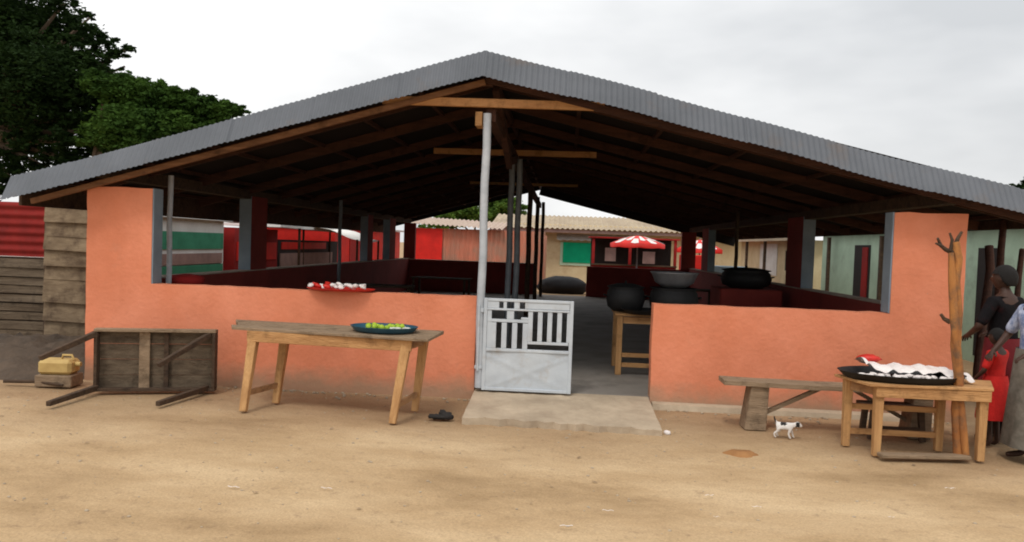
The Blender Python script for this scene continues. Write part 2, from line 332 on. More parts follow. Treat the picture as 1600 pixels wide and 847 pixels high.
# ------------------------------------------------------------------ market hall
hall = empty('market_hall', (0, D, 0), label='open market hall with orange half walls, corrugated zinc gable roof and central doorway', cat='market hall')
class HB(MB):
    def build(s, name, m, parent=hall, **k):
        if parent is hall: s.v = [(x, y-D, z) for x, y, z in s.v]
        elif parent.parent is hall: s.v = [(x, y-D, z) for x, y, z in s.v]
        return MB.build(s, name, m, parent, **k)
SZ = 1.045; WT = 2.06
OL, OR = P(237, 380, D).x, P(1395, 400, D).x
def rough_wall(name, m, x0, x1, z0, z1, y0, y1, wav=.006, free=(True, True)):
    """front-facing wall slab with slightly uneven plaster edges"""
    h = HB(); nx_ = max(2, int((x1-x0)/.12)); nz_ = max(2, int((z1-z0)/.15)); vs = []
    top = [z1+random.uniform(-wav, wav) for _ in range(nx_+1)]
    for j in range(nz_+1):
        for i in range(nx_+1):
            x = x0+(x1-x0)*i/nx_; z = z0+(top[i]-z0)*j/nz_
            vs.append((x+(random.uniform(-wav, wav)*.7 if (i == 0 and free[0]) or (i == nx_ and free[1]) else 0), y0+(random.uniform(0, .004) if 0 < i < nx_ else 0), z))
    w_ = nx_+1; F = [(j*w_+i, j*w_+i+1, (j+1)*w_+i+1, (j+1)*w_+i) for j in range(nz_) for i in range(nx_)]
    h.add(vs, F, True)
    bk = [(x, y1, z) for x, y, z in vs]; h.add(bk, [q[::-1] for q in F])
    edge = [i for i in range(w_)]+[j*w_+nx_ for j in range(1, nz_+1)]+[nz_*w_+i for i in range(nx_-1, -1, -1)]+[j*w_ for j in range(nz_-1, 0, -1)]
    q = [vs[i] for i in edge]+[bk[i] for i in edge]; k = len(edge)
    h.add(q, [(i, i+k, (i+1) % k+k, (i+1) % k) for i in range(k)])
    return h.build(name, m)
lw = rough_wall('half_wall', 'orange', OL, DL, -.15, SZ, D, D+T, free=(False, True))
rw = rough_wall('half_wall', 'orange', DR, OR, -.15, SZ, D, D+T, free=(True, False))
rough_wall('corner_wall', 'orange', XL-.06, OL-.0005, -.15, WT, D, D+T, free=(True, False))
rough_wall('corner_wall', 'orange', OR+.0005, XR, -.15, WT-.01, D, D+T, free=(False, True))
# painted reveals of the two front openings
HB().box(OL+.0015, OL+.016, D+.004, D+T-.004, SZ+.004, WT-.002).build('reveal', 'grey_paint')
HB().box(OR-.016, OR-.0015, D+.004, D+T-.004, SZ+.004, WT-.01).build('reveal', 'grey_paint')
# inner maroon lining of the front half walls
HB().box(OL+.01, DL-.01, D+T+.002, D+T+.012, FZ, SZ-.01).build('inner_plaster', 'maroon')
HB().box(DR+.01, OR-.01, D+T+.002, D+T+.012, FZ, SZ-.01).build('inner_plaster', 'maroon')
for x0, x1 in ((DR+.02, XR-.2),):     # cement footing along the right wall
    fo = HB(); fo.hexa([(x0, D-.12, -.05), (x1, D-.1, -.05), (x1, D-.002, -.05), (x0, D-.002, -.05), (x0, D-.09, .045), (x1, D-.08, .03), (x1, D-.002, .05), (x0, D-.002, .055)])
    fo.build('footing', 'apron')
# side walls with sill, pillars with grey end faces
def yk(k): return D*k
def side_wall(xin, xout, spots):
    x0, x1 = min(xin, xout), max(xin, xout)
    HB().box(x0, x1, D+T+.001, DB, -.1, SZ).build('side_wall', 'maroon')
    HB().box(x0-.012, x1+.012, D+T+.014, DB-.01, SZ+.001, SZ+.018).build('sill', 'cap')
    for ya, yb in spots:
        HB().box(x0+.003, x1-.003, ya, yb, SZ+.02, 2.2).build('pillar', 'maroon')
        HB().box(x0+.001, x1-.001, ya-.012, ya-.001, SZ+.02, 2.2).build('pillar_face', 'grey_paint')
XLi, XRi = XL+T, XR-T
side_wall(XLi, XL, [(D*1.47, D*1.55), (D*2.36, D*2.425), (D*2.66, D*2.75)])
side_wall(XRi, XR, [(D*1.59, D*1.70), (D*2.62, D*2.74)])
# rear wall, door gap in the middle, corner pillars
BL, BR = P(835, 420, DB).x, P(917, 420, DB).x
HB().box(XL, BL, DB+.001, DB+T, -.1, 1.02).build('rear_wall', 'maroon')
HB().box(BR, XR, DB+.001, DB+T, -.1, 1.0).build('rear_wall', 'maroon')
HB().box(XL-.01, BL, DB-.012, DB+T+.01, 1.021, 1.04).build('sill', 'cap')
HB().box(XL, XL+.35, DB+.002, DB+T-.002, 1.045, 2.15).build('pillar', 'maroon')
HB().box(XR-.42, XR, DB+.002, DB+T-.002, 1.003, 2.15).build('pillar', 'maroon')
# roof ------------------------------------------------------------
YF = 7.55; YB = DB+.75; RX = -.872; RZ = 3.50; SLL = .282; SLR = .232; EL = -5.80; ER = 5.25
def rz_(x): return RZ-(RX-x)*SLL if x < RX else RZ-(x-RX)*SLR
def rp_(x, y, d=0): return Vector((x, y, rz_(x)+d))
YR = YF+.17
for xe in (EL, ER):
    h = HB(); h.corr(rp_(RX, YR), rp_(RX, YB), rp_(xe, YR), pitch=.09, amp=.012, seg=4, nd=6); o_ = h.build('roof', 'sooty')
    h = HB(); h.corr(rp_(RX, YR, .006), rp_(RX, YB, .006), rp_(xe, YR, .006), pitch=.09, amp=.012, seg=4, nd=1); h.build('roof_sheet', 'zinc')
rc = HB()                     # ridge capping
for sx_ in (-1, 1):
    x_ = RX+sx_*.22; rc.add([rp_(RX, YR+.05, .03), rp_(RX, YB+.02, .03), rp_(x_, YB+.02, .022), rp_(x_, YR+.05, .022)], [(0, 1, 2, 3)])
rc.build('ridge_cap', 'zinc')
def fascia(xe):              # corrugated zinc skirt closing the front gable
    h = HB(); sg = 1 if xe > RX else -1; L_ = abs(xe-RX); n_ = int(L_/.056*6); vs = []
    nrm = Vector((0, -.86, .5))
    for i in range(n_+1):
        x = RX+sg*L_*i/n_; lap = .010*((i//92) % 2)+.004*math.sin(i*.013)
        sag = .012*math.sin(x*1.3)+.006*math.sin(x*3.7)
        a_ = .006*math.sin(2*math.pi*i/6)+lap
        for t in (0, .5, 1):
            p = Vector((x, YF+.15*(1-t), rz_(x)+.03+.05*(i/n_)*(i/n_ > .0)*math.sin(math.pi*min(1, i/n_))*-1-(.280-.03*i/n_)*t+sag*(1 if t else .6)))+nrm*a_
            vs.append(p)
    F = []
    for i in range(n_):
        for t in range(2): q = i*3+t; F.append((q, q+1, q+4, q+3))
    h.add(vs, F, True); h.build('fascia', 'zinc')
fascia(EL-.02); fascia(ER)
for xe in (EL, ER):          # plain rear barge boards
    h_ = .14 if xe < RX else .30; HB().bar(rp_(RX, YB+.02, -.01-h_/2), rp_(xe, YB+.02, -.01-h_/2), .03, h_).build('rear_barge_board', 'sooty')
# timber: rafters, ridge board, collar ties, eave plates
def rafter(y, w_=.05, hh=.11, m='rafter', dz=-.085):
    for xe in (EL+.15, ER-.15):
        HB().bar(rp_(RX, y, dz), rp_(xe, y, dz), w_, hh).build('rafter', m)
HB().bar(rp_(RX, YF+.22, -.275), rp_(EL+.15, YF+.22, -.275), .045, .055).build('barge_rafter', 'barge')
HB().bar(rp_(RX, YF+.24, -.24), rp_(ER-.15, YF+.24, -.24), .045, .07).build('barge_rafter', 'rafter')
for i in range(11):
    rafter(D+.75+i*1.42+random.uniform(-.08, .08), hh=.12)
ri = 0
for k in range(1, 7):
    xl = RX-(RX-EL)*k/6.3; xr = RX+(ER-RX)*k/6.3
    for x_ in (xl, xr): HB().bar(rp_(x_, YR+.05, -.035), rp_(x_, YB-.1, -.035), .05, .045).build('purlin', 'rafter')
HB().bar((RX, YR+.03, RZ-.06), (RX, YB-.05, RZ-.06), .05, .1).build('ridge_board', 'rafter')
for xe, zq in ((XL+.1, 0), (XR-.1, 0)):
    HB().bar((xe, D+.02, 2.22), (xe, DB+.2, 2.22), .16, .13).build('wall_plate', 'dark_wood')
HB().box(EL+.02, EL+.05, YF+.2, YB-.2, 1.83, 2.125).build('eave_board', 'dark_wood')
HB().box(ER-.06, ER-.03, YF+.2, YB-.2, 1.98, 2.10).build('eave_board', 'dark_wood')
# collar ties
YT = D+.03
def tie(y, z, xa, xb, m='beam_w', hh=.085, w_=.045, tilt=0):
    HB().bar((xa, y, z), (xb, y, z+tilt), w_, hh).build('collar_tie', m, bevel=.004)
pa, pb = P(598, 157, YT-.08), P(945, 163, YT-.08)
tie(YT-.08, (pa.z+pb.z)/2, pa.x, pb.x, tilt=-.02)
y2 = YT*1.53; pa, pb = P(678, 237, y2), P(932, 241, y2); tie(y2, (pa.z+pb.z)/2, pa.x, pb.x, m='beam_w', hh=.09)
y3 = YT*2.3; pa, pb = P(800, 289, y3), P(903, 289, y3); tie(y3, (pa.z+pb.z)/2, pa.x-1, pb.x, m='wood', hh=.06)
# king posts and the long beam over the posts
zb = P(765, 178, YT).z
HB().bar((RX+.02, YT-.03, RZ-.3), (RX+.02, YT-.03, RZ-.02), .10, .07).build('king_post', 'rafter')
HB().bar((RX+.06, YT-.02, zb-.02), (RX+.03, DB, zb-.12), .10, .13).build('ridge_beam', 'rafter')
HB().bar((RX-.06, YT-.06, zb-.06), (RX-.06, YT+.16, zb-.06), .07, .14).build('packing_block', 'wood')
HB().bar((RX+.08, YT+.2, RZ-.25), (RX+.12, YT+1.9, zb-.32), .07, .12).build('knee_brace', 'rafter')
HB().bar((RX+.13, YT+1.8, zb-.28), (RX+.10, YT+3.2, zb-.1), .06, .10).build('knee_brace', 'rafter')
def post(x, y, r, z0, z1, m):
    h = HB(); n_ = 8; pts = [(x+.006*math.sin(i*1.9+x*7), y, z0+(z1-z0)*i/n_) for i in range(n_+1)]
    h.tube(pts, r, 14); h.build('post', m)
px0 = P(757, 300, YT).x
post(px0+.01, D-.04, .041, .12, zb-.01, 'pole')
for u_, k_, r_ in ((796, 1.47, .045), (808, 1.47, .045), (826, 2.1, .055), (838, 2.6, .055), (847, 2.9, .05)):
    y_ = D*k_; post(P(u_, 380, y_).x, y_, r_, FZ, zb-.05, 'pole_d' if k_ < 2 else 'dark_wood')
post(P(265, 370, D+T+.5).x-.0, D+T+.5, .03, FZ, 2.25, 'pole')
post(P(531, 370, D*1.9).x, D*1.9, .035, FZ, 2.35, 'pole_d')
post(P(1150, 400, D*1.95).x, D*1.95, .035, FZ, 2.4, 'dark_wood')
# hinge strap & latch plates on the gate post
# ---- gate
gx0, gx1 = P(757, 467, D-.04).x, P(897, 467, D-.04).x; gz0, gz1 = .10, 1.045; gy = D-.075
gate = MB(); gate_o = bpy.data.objects.new('gate', None); C.objects.link(gate_o); gate_o.parent = hall; gate_o.location = (0, 0, 0)
gate_o['label'] = 'dented pale grey sheet metal half gate with barred top, hung in the doorway'
W_ = gx1-gx0
def gbar(x0, x1, z0, z1, name='gate_frame', m='gate', y0=0, y1=.03, acc=None):
    (acc if acc is not None else MB()).box(gx0+x0, gx0+x1, gy-D+y0, gy-D+y1, z0, z1)
fr = HB()
def gb(h, x0, x1, z0, z1, y0=0., y1=.03): h.box(gx0+x0*W_, gx0+x1*W_, gy+y0, gy+y1, z0, z1)
gb(fr, 0, .04, gz0, gz1); gb(fr, .96, 1, gz0, gz1); gb(fr, .0405, .9595, gz1-.03, gz1-.001); gb(fr, .0405, .9595, gz0+.001, gz0+.03)
gb(fr, .0405, .9595, .505, .535); gb(fr, .0405, .9595, .925, .945)
fr.build('gate_frame', 'gate', parent=gate_o, bevel=.003)
sh = HB()                    # dented lower sheet with pressed cross
n1, n2 = 30, 18; vs = []
for j in range(n2+1):
    for i in range(n1+1):
        s_, t_ = i/n1, j/n2
        d_ = min(abs(t_-s_*.9), abs(t_-(1-s_)*.9)); pr = max(0, 1-d_/.05)*.008 + .006*math.sin(s_*7+1)*math.sin(t_*5)
        vs.append((gx0+W_*(.02+.96*s_), gy+.012-pr, gz0+.01+(.5-gz0)*t_))
sh.add(vs, [(j*(n1+1)+i, j*(n1+1)+i+1, (j+1)*(n1+1)+i+1, (j+1)*(n1+1)+i) for j in range(n2) for i in range(n1)], True)
sh.build('gate_sheet', 'gate', parent=gate_o)
bars = HB()                  # grille: left half and right half out of step
for i in range(4): x_ = .10+i*.118; gb(bars, x_-.012, x_+.045, .537, .80, .006, .02)
gb(bars, .042, .50, .805, .835, .004, .022); gb(bars, .26, .34, .836, .923, .006, .02); gb(bars, .042, .09, .537, .923, .007, .021)
for i in range(5): x_ = .505+i*.108; gb(bars, x_-.006, x_+.046, .62, .923, .006, .02)
gb(bars, .50, .955, .59, .618, .004, .022); gb(bars, .42, .50, .837, .86, .004, .022)
bars.build('gate_bars', 'gate', parent=gate_o, bevel=.002)
tp = HB(); gb(tp, .042, .17, .947, gz1-.032, .005, .02); gb(tp, .22, .255, .947, gz1-.032, .005, .02); gb(tp, .34, .40, .947, gz1-.032, .005, .02); gb(tp, .46, .955, .95, gz1-.032, .008, .018)
tp.build('top_panel', 'gate', parent=gate_o)
hg = HB(); hg.box(gx0-.05, gx0-.002, gy-.01, gy+.02, .9, .94); hg.box(gx0-.075, gx0-.002, gy-.012, gy+.02, .32, .35); hg.tube([(gx0-.045, gy-.015, .3), (gx0-.045, gy-.015, .97)], .012, 8)
hg.build('hinge', 'gate', parent=gate_o)
# ------------------------------------------------------------------ furniture
def board(h, x0, x1, y0, y1, z0, z1): h.box(x0, x1, y0, y1, z0, z1)
def leg_between(name, a_, b_, w0, w1, m, par): return MB().bar(a_, b_, w0, w0, w2=w1, h2=w1).build(name, m, par, bevel=.004)
# long table against the left wall
fl, frt, bl, br_ = G(380, 643), G(613, 662), G(431, 630), G(648, 642)
t1 = empty('long_table', (fl.x, fl.y, 0), label='long tan wooden table with splayed legs before the left orange wall', cat='table')
def loc(par, p): return Vector(p)-Vector(par.location)
TZ = .72
A_ = P(352, 498, 7.42); tl = Vector((-3.29, 7.46, TZ)); tr = Vector((-1.13, 7.25, TZ)); nl = Vector((-3.03, 6.90, TZ)); nr = Vector((-1.17, 6.62, TZ))
pl = MB()
for k in range(3):           # three planks
    a0 = nl.lerp(tl, k/3+.004); b0 = nr.lerp(tr, k/3+.004); a1 = nl.lerp(tl, (k+1)/3-.004); b1 = nr.lerp(tr, (k+1)/3-.004)
    ex = Vector((random.uniform(-.04, .04), 0, 0))
    q = [loc(t1, p) for p in (a0+ex, b0, b1, a1+ex)]; pl.hexa(q+[p+Vector((0, 0, .025+.004*k)) for p in q])
pl.build('tabletop', 'grey_wood', t1, bevel=.003)
legs = [(fl, Vector((-2.85, 6.93, TZ))), (frt, Vector((-1.38, 6.75, TZ))), (bl, Vector((-2.68, 7.28, TZ))), (br_, Vector((-1.30, 7.17, TZ)))]
for a_, b_ in legs: leg_between('leg', loc(t1, a_), loc(t1, b_), .06, .085, 'wood_z', t1)
ap_ = MB(); tops = [loc(t1, l[1])-Vector((0, 0, .05)) for l in legs]
ap_.bar(tops[0]-Vector((.05, .05, 0)), tops[1]+Vector((.05, -.05, 0)), .025, .10).build('front_apron', 'wood', t1, bevel=.003)
MB().bar(tops[2]+Vector((0, .04, 0)), tops[3]+Vector((0, .04, 0)), .025, .09).build('rear_apron', 'wood', t1)
MB().bar(tops[1], tops[3], .025, .09).build('end_apron', 'wood_y', t1); MB().bar(tops[0], tops[2], .025, .09).build('end_apron', 'wood_y', t1)
lo = lambda i, s_: loc(t1, legs[i][0].lerp(legs[i][1], s_))
MB().bar(lo(0, .22), lo(2, .24), .03, .05).build('stretcher', 'wood_y', t1); MB().bar(lo(1, .2), lo(3, .22), .03, .05).build('stretcher', 'wood_y', t1)
# tray of limes
def tray(name, c, rx, ry, m, label, cat, rz=0, h=.05, tilt=0):
    o = MB().lathe([(0.0, 0), (.86, 0), (.93, h*.35), (1.0, h), (1.02, h+.006), (.985, h+.004), (.90, h*.4), (.85, .012), (0, .012)], n=48).build(name, m)
    me = o.data
    for v in me.vertices: v.co.x *= rx; v.co.y *= ry
    o.location = c; o.rotation_euler = (tilt, 0, rz); return tag(o, label, cat)
c1 = Vector((-1.65, 7.0, TZ+.034))
tray('enamel_tray', c1, .315, .23, 'blue_tray', 'dark teal oval tray of limes on the long table', 'tray', rz=-.1, h=.045)
lime = None
for i in range(13):
    q = Vector((c1.x-.17+.028*i+random.uniform(-.02, .02), c1.y+random.uniform(-.12, .10), c1.z+.034+random.uniform(0, .012)))
    if lime is None:
        lime = MB().blob((0, 0, 0), (.03, .026, .025), 12, 8, .05).build('lime', 'lime'); tag(lime, 'yellow green lime heaped on the dark teal tray', 'fruit', 'limes on the teal tray'); lime.location = q
    else:
        c = lime.copy(); C.objects.link(c); c.location = q; c.rotation_euler = (random.random()*3, random.random()*3, random.random()*3)
pk = MB()
for i in range(9): pk.blob((c1.x+.06+.02*i, c1.y+random.uniform(-.09, .11), c1.z+.03), (.032, .028, .016), 8, 6, .4)
tag(pk.build('food_pieces', 'pale_food'), 'pale loose food pieces beside the limes on the teal tray', 'food', kind='stuff')
# overturned table
q0, q1 = G(150, 612), G(338, 612)
ot = empty('overturned_table', (q0.x, q0.y, 0), label='weathered dark table lying on its side, legs pointing at the viewer', cat='table')
a_, b_ = Vector((0, 0, .0)), loc(ot, (q1.x, q1.y+.0, 0)); a_ = Vector((0, 0, 0)); ux = (b_-a_).normalized(); wd = (b_-a_).length; hz = .62
nf = Vector((ux.y, -ux.x, 0)).normalized()
if nf.y > 0: nf = -nf
def OT(s_, t_, d_=0): return a_+ux*wd*s_+Vector((0, 0, hz*t_+.015))+nf*d_
tb = MB()
for k in range(4):
    t0, t1_ = k/4+.004, (k+1)/4-.004
    tb.add([OT(0, t0), OT(1, t0), OT(1, t1_), OT(0, t1_), OT(0, t0, -.025), OT(1, t0, -.025), OT(1, t1_, -.025), OT(0, t1_, -.025)], [(0, 1, 2, 3), (7, 6, 5, 4), (0, 4, 5, 1), (1, 5, 6, 2), (2, 6, 7, 3), (3, 7, 4, 0)])
tb.build('tabletop', 'fence_wood', ot)
def ob(s0, t0, s1, t1, w_, h_, d_, name, m='grey_wood'): MB().bar(OT(s0, t0, d_), OT(s1, t1, d_), w_, h_, up=nf).build(name, m, ot, bevel=.003)
ob(.0, .98, 1, .98, .03, .09, .05, 'apron', 'grey_wood'); ob(.0, .03, 1, .03, .03, .09, .05, 'apron', 'dark_wood')
ob(.015, .06, .015, .95, .03, .09, .05, 'apron', 'dark_wood'); ob(.985, .06, .985, .95, .03, .09, .05, 'apron', 'dark_wood')
ob(.40, .05, .40, .95, .10, .02, .03, 'batten', 'grey_wood'); ob(.58, .05, .58, .95, .045, .02, .03, 'batten', 'dark_wood')
for s_, t_, gp in ((.02, .06, G(75, 631, .03)), (.93, .06, G(246, 631, .03)), (.02, .93, None), (.95, .93, None)):
    st = OT(s_, t_, .06)
    en = loc(ot, gp) if gp is not None else (loc(ot, P(62, 560, 6.75)) if s_ < .5 else loc(ot, P(247, 571, 6.98)))
    leg_between('leg', st, en, .055, .045, 'dark_wood', ot)
# bench on the right
bn = empty('bench', (1.5, 7.2, 0), label='low weathered plank bench against the right orange wall', cat='bench')
bz = .40; bp0 = P(1120, 601, 7.35); x0_, x1_ = bp0.x, 3.55
mb = MB(); n_ = 12; vs = []
for j in range(2):
    for i in range(n_+1):
        x = x0_+(x1_-x0_)*i/n_; sg = -.008*math.sin(math.pi*i/n_)
        for y in (7.0+.01*math.sin(i*1.3), 7.27+.012*math.sin(i*2.1+1)): vs.append(loc(bn, (x, y-.02*i/n_, bz+sg+(0 if j == 0 else .04))))
w_ = 2*(n_+1); F = [(2*i, 2*i+1, 2*i+3, 2*i+2) for i in range(n_)]+[(w_+2*i, w_+2*i+2, w_+2*i+3, w_+2*i+1) for i in range(n_)]+[(2*i, 2*i+2, w_+2*i+2, w_+2*i) for i in range(n_)]+[(2*i+1, w_+2*i+1, w_+2*i+3, 2*i+3) for i in range(n_)]+[(0, w_, w_+1, 1), (w_-2, w_-1, 2*w_-1, 2*w_-2)]
mb.add(vs, F).build('seat', 'grey_wood', bn)
for lx, ly in ((1.78, 7.13), (3.2, 7.1)):
    q = [loc(bn, p) for p in ((lx-.11, ly-.12, 0), (lx+.08, ly-.12, 0), (lx+.08, ly+.12, 0), (lx-.11, ly+.12, 0), (lx-.06, ly-.1, bz-.002), (lx+.1, ly-.1, bz-.002), (lx+.1, ly+.1, bz-.002), (lx-.06, ly+.1, bz-.002))]
    MB().hexa(q).build('leg', 'grey_wood', bn, bevel=.006)
MB().bar(loc(bn, (1.84, 7.12, .13)), loc(bn, (2.35, 7.12, bz-.01)), .04, .035).build('brace', 'grey_wood', bn)
MB().bar(loc(bn, (3.14, 7.12, .13)), loc(bn, (2.65, 7.12, bz-.01)), .04, .035).build('brace', 'grey_wood', bn)
# small table on the right
L4 = [G(1330, 703), G(1368, 712), G(1472, 710), G(1530, 720)]
L4 = [Vector(v) for v in L4]; L4[0].y += .14; L4[0].x += .0; L4[2].y += .12; L4[2].x += .02
t2 = empty('small_table', (L4[1].x, L4[1].y, 0), label='small tan wooden table with square legs carrying the dark round tray', cat='table')
tz2 = .57
cn = [Vector((L4[0].x-.09, L4[0].y+.08, tz2)), Vector((L4[1].x-.10, L4[1].y-.08, tz2)), Vector((L4[3].x+.05, L4[3].y-.06, tz2)), Vector((L4[2].x+.46, L4[2].y+.12, tz2))]
q = [loc(t2, p) for p in (cn[1], cn[2], cn[3], cn[0])]
MB().hexa(q+[p+Vector((0, 0, .022)) for p in q]).build('tabletop', 'wood', t2, bevel=.003)
for i, v in enumerate(L4): leg_between('leg', loc(t2, v), loc(t2, Vector((v.x, v.y, tz2))), .055, .07, 'wood_z', t2)
tt = [loc(t2, Vector((v.x, v.y, tz2-.045))) for v in L4]
MB().bar(tt[1]+Vector((-.04, -.045, 0)), tt[3]+Vector((.04, -.045, 0)), .022, .085).build('front_apron', 'wood', t2, bevel=.003)
MB().bar(tt[0]+Vector((0, .045, 0)), tt[2]+Vector((0, .045, 0)), .022, .085).build('rear_apron', 'wood', t2)
MB().bar(tt[0], tt[1], .022, .08).build('end_apron', 'wood_y', t2); MB().bar(tt[2], tt[3], .022, .08).build('end_apron', 'wood_y', t2)
MB().bar(loc(t2, L4[0]+Vector((0, 0, .13))), loc(t2, L4[2]+Vector((0, 0, .13))), .03, .045).build('stretcher', 'wood', t2)
MB().bar(loc(t2, L4[0]+Vector((0, 0, .34))), loc(t2, L4[2]+Vector((0, 0, .34))), .03, .045).build('stretcher', 'wood', t2)
# stool behind small table
st = empty('stool', (2.95, 7.0, 0), label='low dark wooden stool standing behind the small tan table', cat='stool')
MB().box(-.27, .27, -.14, .14, .27, .30).build('seat', 'dark_wood', st, bevel=.004)
for sx_ in (-1, 1):
    for sy_ in (-1, 1): MB().bar((sx_*.22, sy_*.1, 0), (sx_*.2, sy_*.09, .27), .045, .045).build('leg', 'dark_wood', st)
MB().bar((-.22, -.1, .1), (.22, -.1, .1), .025, .04).build('stretcher', 'dark_wood', st)
pb_ = G(1372, 712); pe_ = G(1505, 716)
tag(MB().bar((pb_.x-.03, pb_.y-.1, .03), (pe_.x, pe_.y-.07, .03), .09, .03).build('plank', 'grey_wood', bevel=.005), 'short grey plank lying on the earth in front of the small table', 'plank')
# big tray and wrapped goods
c2 = Vector((2.81, 6.55, tz2+.024))
tray('round_tray', c2, .50, .30, 'black', 'large black round tray on the small tan table', 'tray', rz=.02, h=.055)
cl = MB(); n1, n2 = 40, 10; vs = []
for j in range(n2+1):
    for i in range(n1+1):
        s_, t_ = i/n1, j/n2; x = -.32+.86*s_; y = -.10+.30*t_
        vs.append((x, y+.01*math.sin(s_*23), .075+.035*math.sin(math.pi*t_)+.05*math.exp(-(s_/.08)**2)+.012*math.sin(s_*31+t_*5)+.008*math.sin(s_*57)-(.05*max(0, s_-.72)/.28)))
cl.add(vs, [(j*(n1+1)+i, j*(n1+1)+i+1, (j+1)*(n1+1)+i+1, (j+1)*(n1+1)+i) for j in range(n2) for i in range(n1)], True)
o = cl.build('plastic_sheet', 'plastic'); o.location = c2; tag(o, 'crumpled white plastic sheet spread over the goods on the black tray', 'sheet')
pkt = None
for i in range(15):
    q = c2+Vector((-.36+.053*i, -.13+random.uniform(-.03, .05), .038+.01*random.random()))
    if pkt is None:
        pkt = MB().blob((0, 0, 0), (.04, .028, .017), 10, 6, .45).build('food_parcel', 'plastic'); tag(pkt, 'small white wrapped parcel along the front of the black tray', 'parcel', 'white parcels on the black tray'); pkt.location = q
    else:
        c = pkt.copy(); C.objects.link(c); c.location = q; c.rotation_euler = (random.uniform(-.4, .4), random.uniform(-.4, .4), random.random()*3)
rb = MB().blob((0, 0, 0), (.10, .07, .035), 14, 8, .3).build('red_bag', 'tomato'); rb.location = c2+Vector((-.20, .17, .14)); tag(rb, 'small crumpled red plastic bag on top of the white sheet', 'bag')
# tray of goods on the left half wall
c3 = Vector((P(533, 447, D+.06).x, D+.06, SZ+.007))
tray('shallow_tray', c3, .36, .20, 'tomato', 'shallow red tray lying on top of the left half wall', 'tray', h=.02)
gp_ = None
for i in range(16):
    x = -.30+.037*i; red_ = i < 6
    o = MB().blob((0, 0, 0), (.045, .032, .02), 9, 6, .6).build('meat_piece' if red_ else 'paper_twist', 'tomato' if (red_ and i % 3) else 'plastic')
    o.location = c3+Vector((x, random.uniform(-.12, .08), .035+random.uniform(0, .03))); o.rotation_euler = (random.uniform(-.5, .5), random.uniform(-.6, .6), random.random()*3)
    if red_: tag(o, 'red and white lump at the left end of the red tray', 'food', 'red food pieces on the wall tray')
    else: tag(o, 'white wrapped twist heaped on the right of the red tray', 'parcel', 'white twists on the wall tray')
# forked post
fp = G(1500, 717); fk = MB()
def px(u_, v_, dy=0): return P(u_, v_, fp.y+dy)-Vector((fp.x, fp.y, 0))
fk.tube([px(1497, 716), px(1496, 680, .01), px(1494, 640), px(1498, 590, .01), px(1493, 540), px(1496, 490), px(1492, 440, .01), px(1497, 405), px(1493, 378)], [0.034, 0.036, 0.038, 0.037, 0.040, 0.038, 0.040, 0.036, 0.029], 12, .12)
fk.tube([px(1509, 716, -.03), px(1505, 670, -.03), px(1500, 620, -.02), px(1497, 560, -.02), px(1491, 500, -.03), px(1488, 440, -.02), px(1486, 395, -.01)], [0.027, 0.030, 0.029, 0.029, 0.032, 0.029, 0.021], 10, .12)
forkp = tag(fk.build('forked_post', 'post_bark'), 'crooked forked orange brown tree trunk post in front of the right wall', 'post'); forkp.location = (fp.x, fp.y, 0)
br2 = MB(); br2.tube([px(1490, 395), px(1478, 390, .03), px(1470, 384, .02), px(1465, 372)], [.022, .017, .014, .01], 8, .2)
br2.tube([px(1492, 385), px(1497, 372), px(1503, 362)], [.02, .016, .01], 8, .2); br2.tube([px(1485, 392), px(1488, 375), px(1484, 364)], [.016, .013, .009], 8, .2); br2.tube([px(1470, 384), px(1462, 380)], [.011, .008], 8)
br2.build('branch', 'dark_wood', forkp); br2 = MB(); br2.tube([px(1484, 503), px(1475, 498), px(1470, 491)], [.022, .016, .012], 8, .2); br2.build('branch', 'dark_wood', forkp)
# ------------------------------------------------------------------ inside the hall
ip = G(965, 585, FZ); ti = empty('kitchen_table', (ip.x, ip.y, FZ), label='tan wooden table carrying black cooking pots inside the right doorway', cat='table')
ht = .74
MB().box(-.06, 1.15, -.05, .75, ht-.03, ht).build('tabletop', 'wood', ti, bevel=.004)
for x, y in ((0, 0), (1.08, 0), (0, .68), (1.08, .68)): MB().bar((x, y, 0), (x, y, ht-.03), .07, .07).build('leg', 'wood_z', ti, bevel=.004)
MB().bar((.04, 0, ht-.08), (1.04, 0, ht-.08), .03, .08).build('front_apron', 'wood', ti)
MB().bar((.04, 0, .24), (1.04, 0, .24), .03, .05).build('stretcher', 'wood', ti); MB().bar((.04, 0, .12), (1.04, 0, .12), .03, .05).build('stretcher', 'wood', ti)
def pot(name, c, r, h, m, label, cat='pot', lid=True):
    o = empty(name, c, label=label, cat=cat)
    MB().lathe([(0, 0), (.6*r, 0), (.9*r, .18*h), (r, .5*h), (.93*r, .85*h), (.85*r, .93*h), (.98*r, h), (.95*r, h+.006), (.82*r, .93*h), (.88*r, .5*h), (.5*r, .05*h), (0, .05*h)], n=36, wob=.01).build('body', m, o)
    for s_ in (-1, 1): MB().tube([(s_*.97*r, -.06, .62*h), (s_*1.1*r, -.03, .66*h), (s_*1.1*r, .03, .66*h), (s_*.97*r, .06, .62*h)], .01, 8).build('handle', m, o)
    if lid: MB().lathe([(.95*r, h+.008), (.5*r, h+.04), (.06*r, h+.05), (.05*r, h+.08), (0, h+.08)], n=32).build('lid', m, o)
    return o
pz = FZ+ht+.002
pot('cooking_pot', (ip.x+.08, ip.y+.3, pz), .24, .30, 'black', 'sooty black lidded cooking pot at the left end of the kitchen table')
pot('stew_pot', (ip.x+.66, ip.y+.24, pz), .30, .31, 'black', 'wide sooty black pot under the grey metal basin', lid=False)
bs = MB().lathe([(0, 0), (.5, 0), (.8, .06), (.97, .17), (1.03, .18), (1.0, .185), (.92, .15), (.75, .05), (0, .015)], n=40)
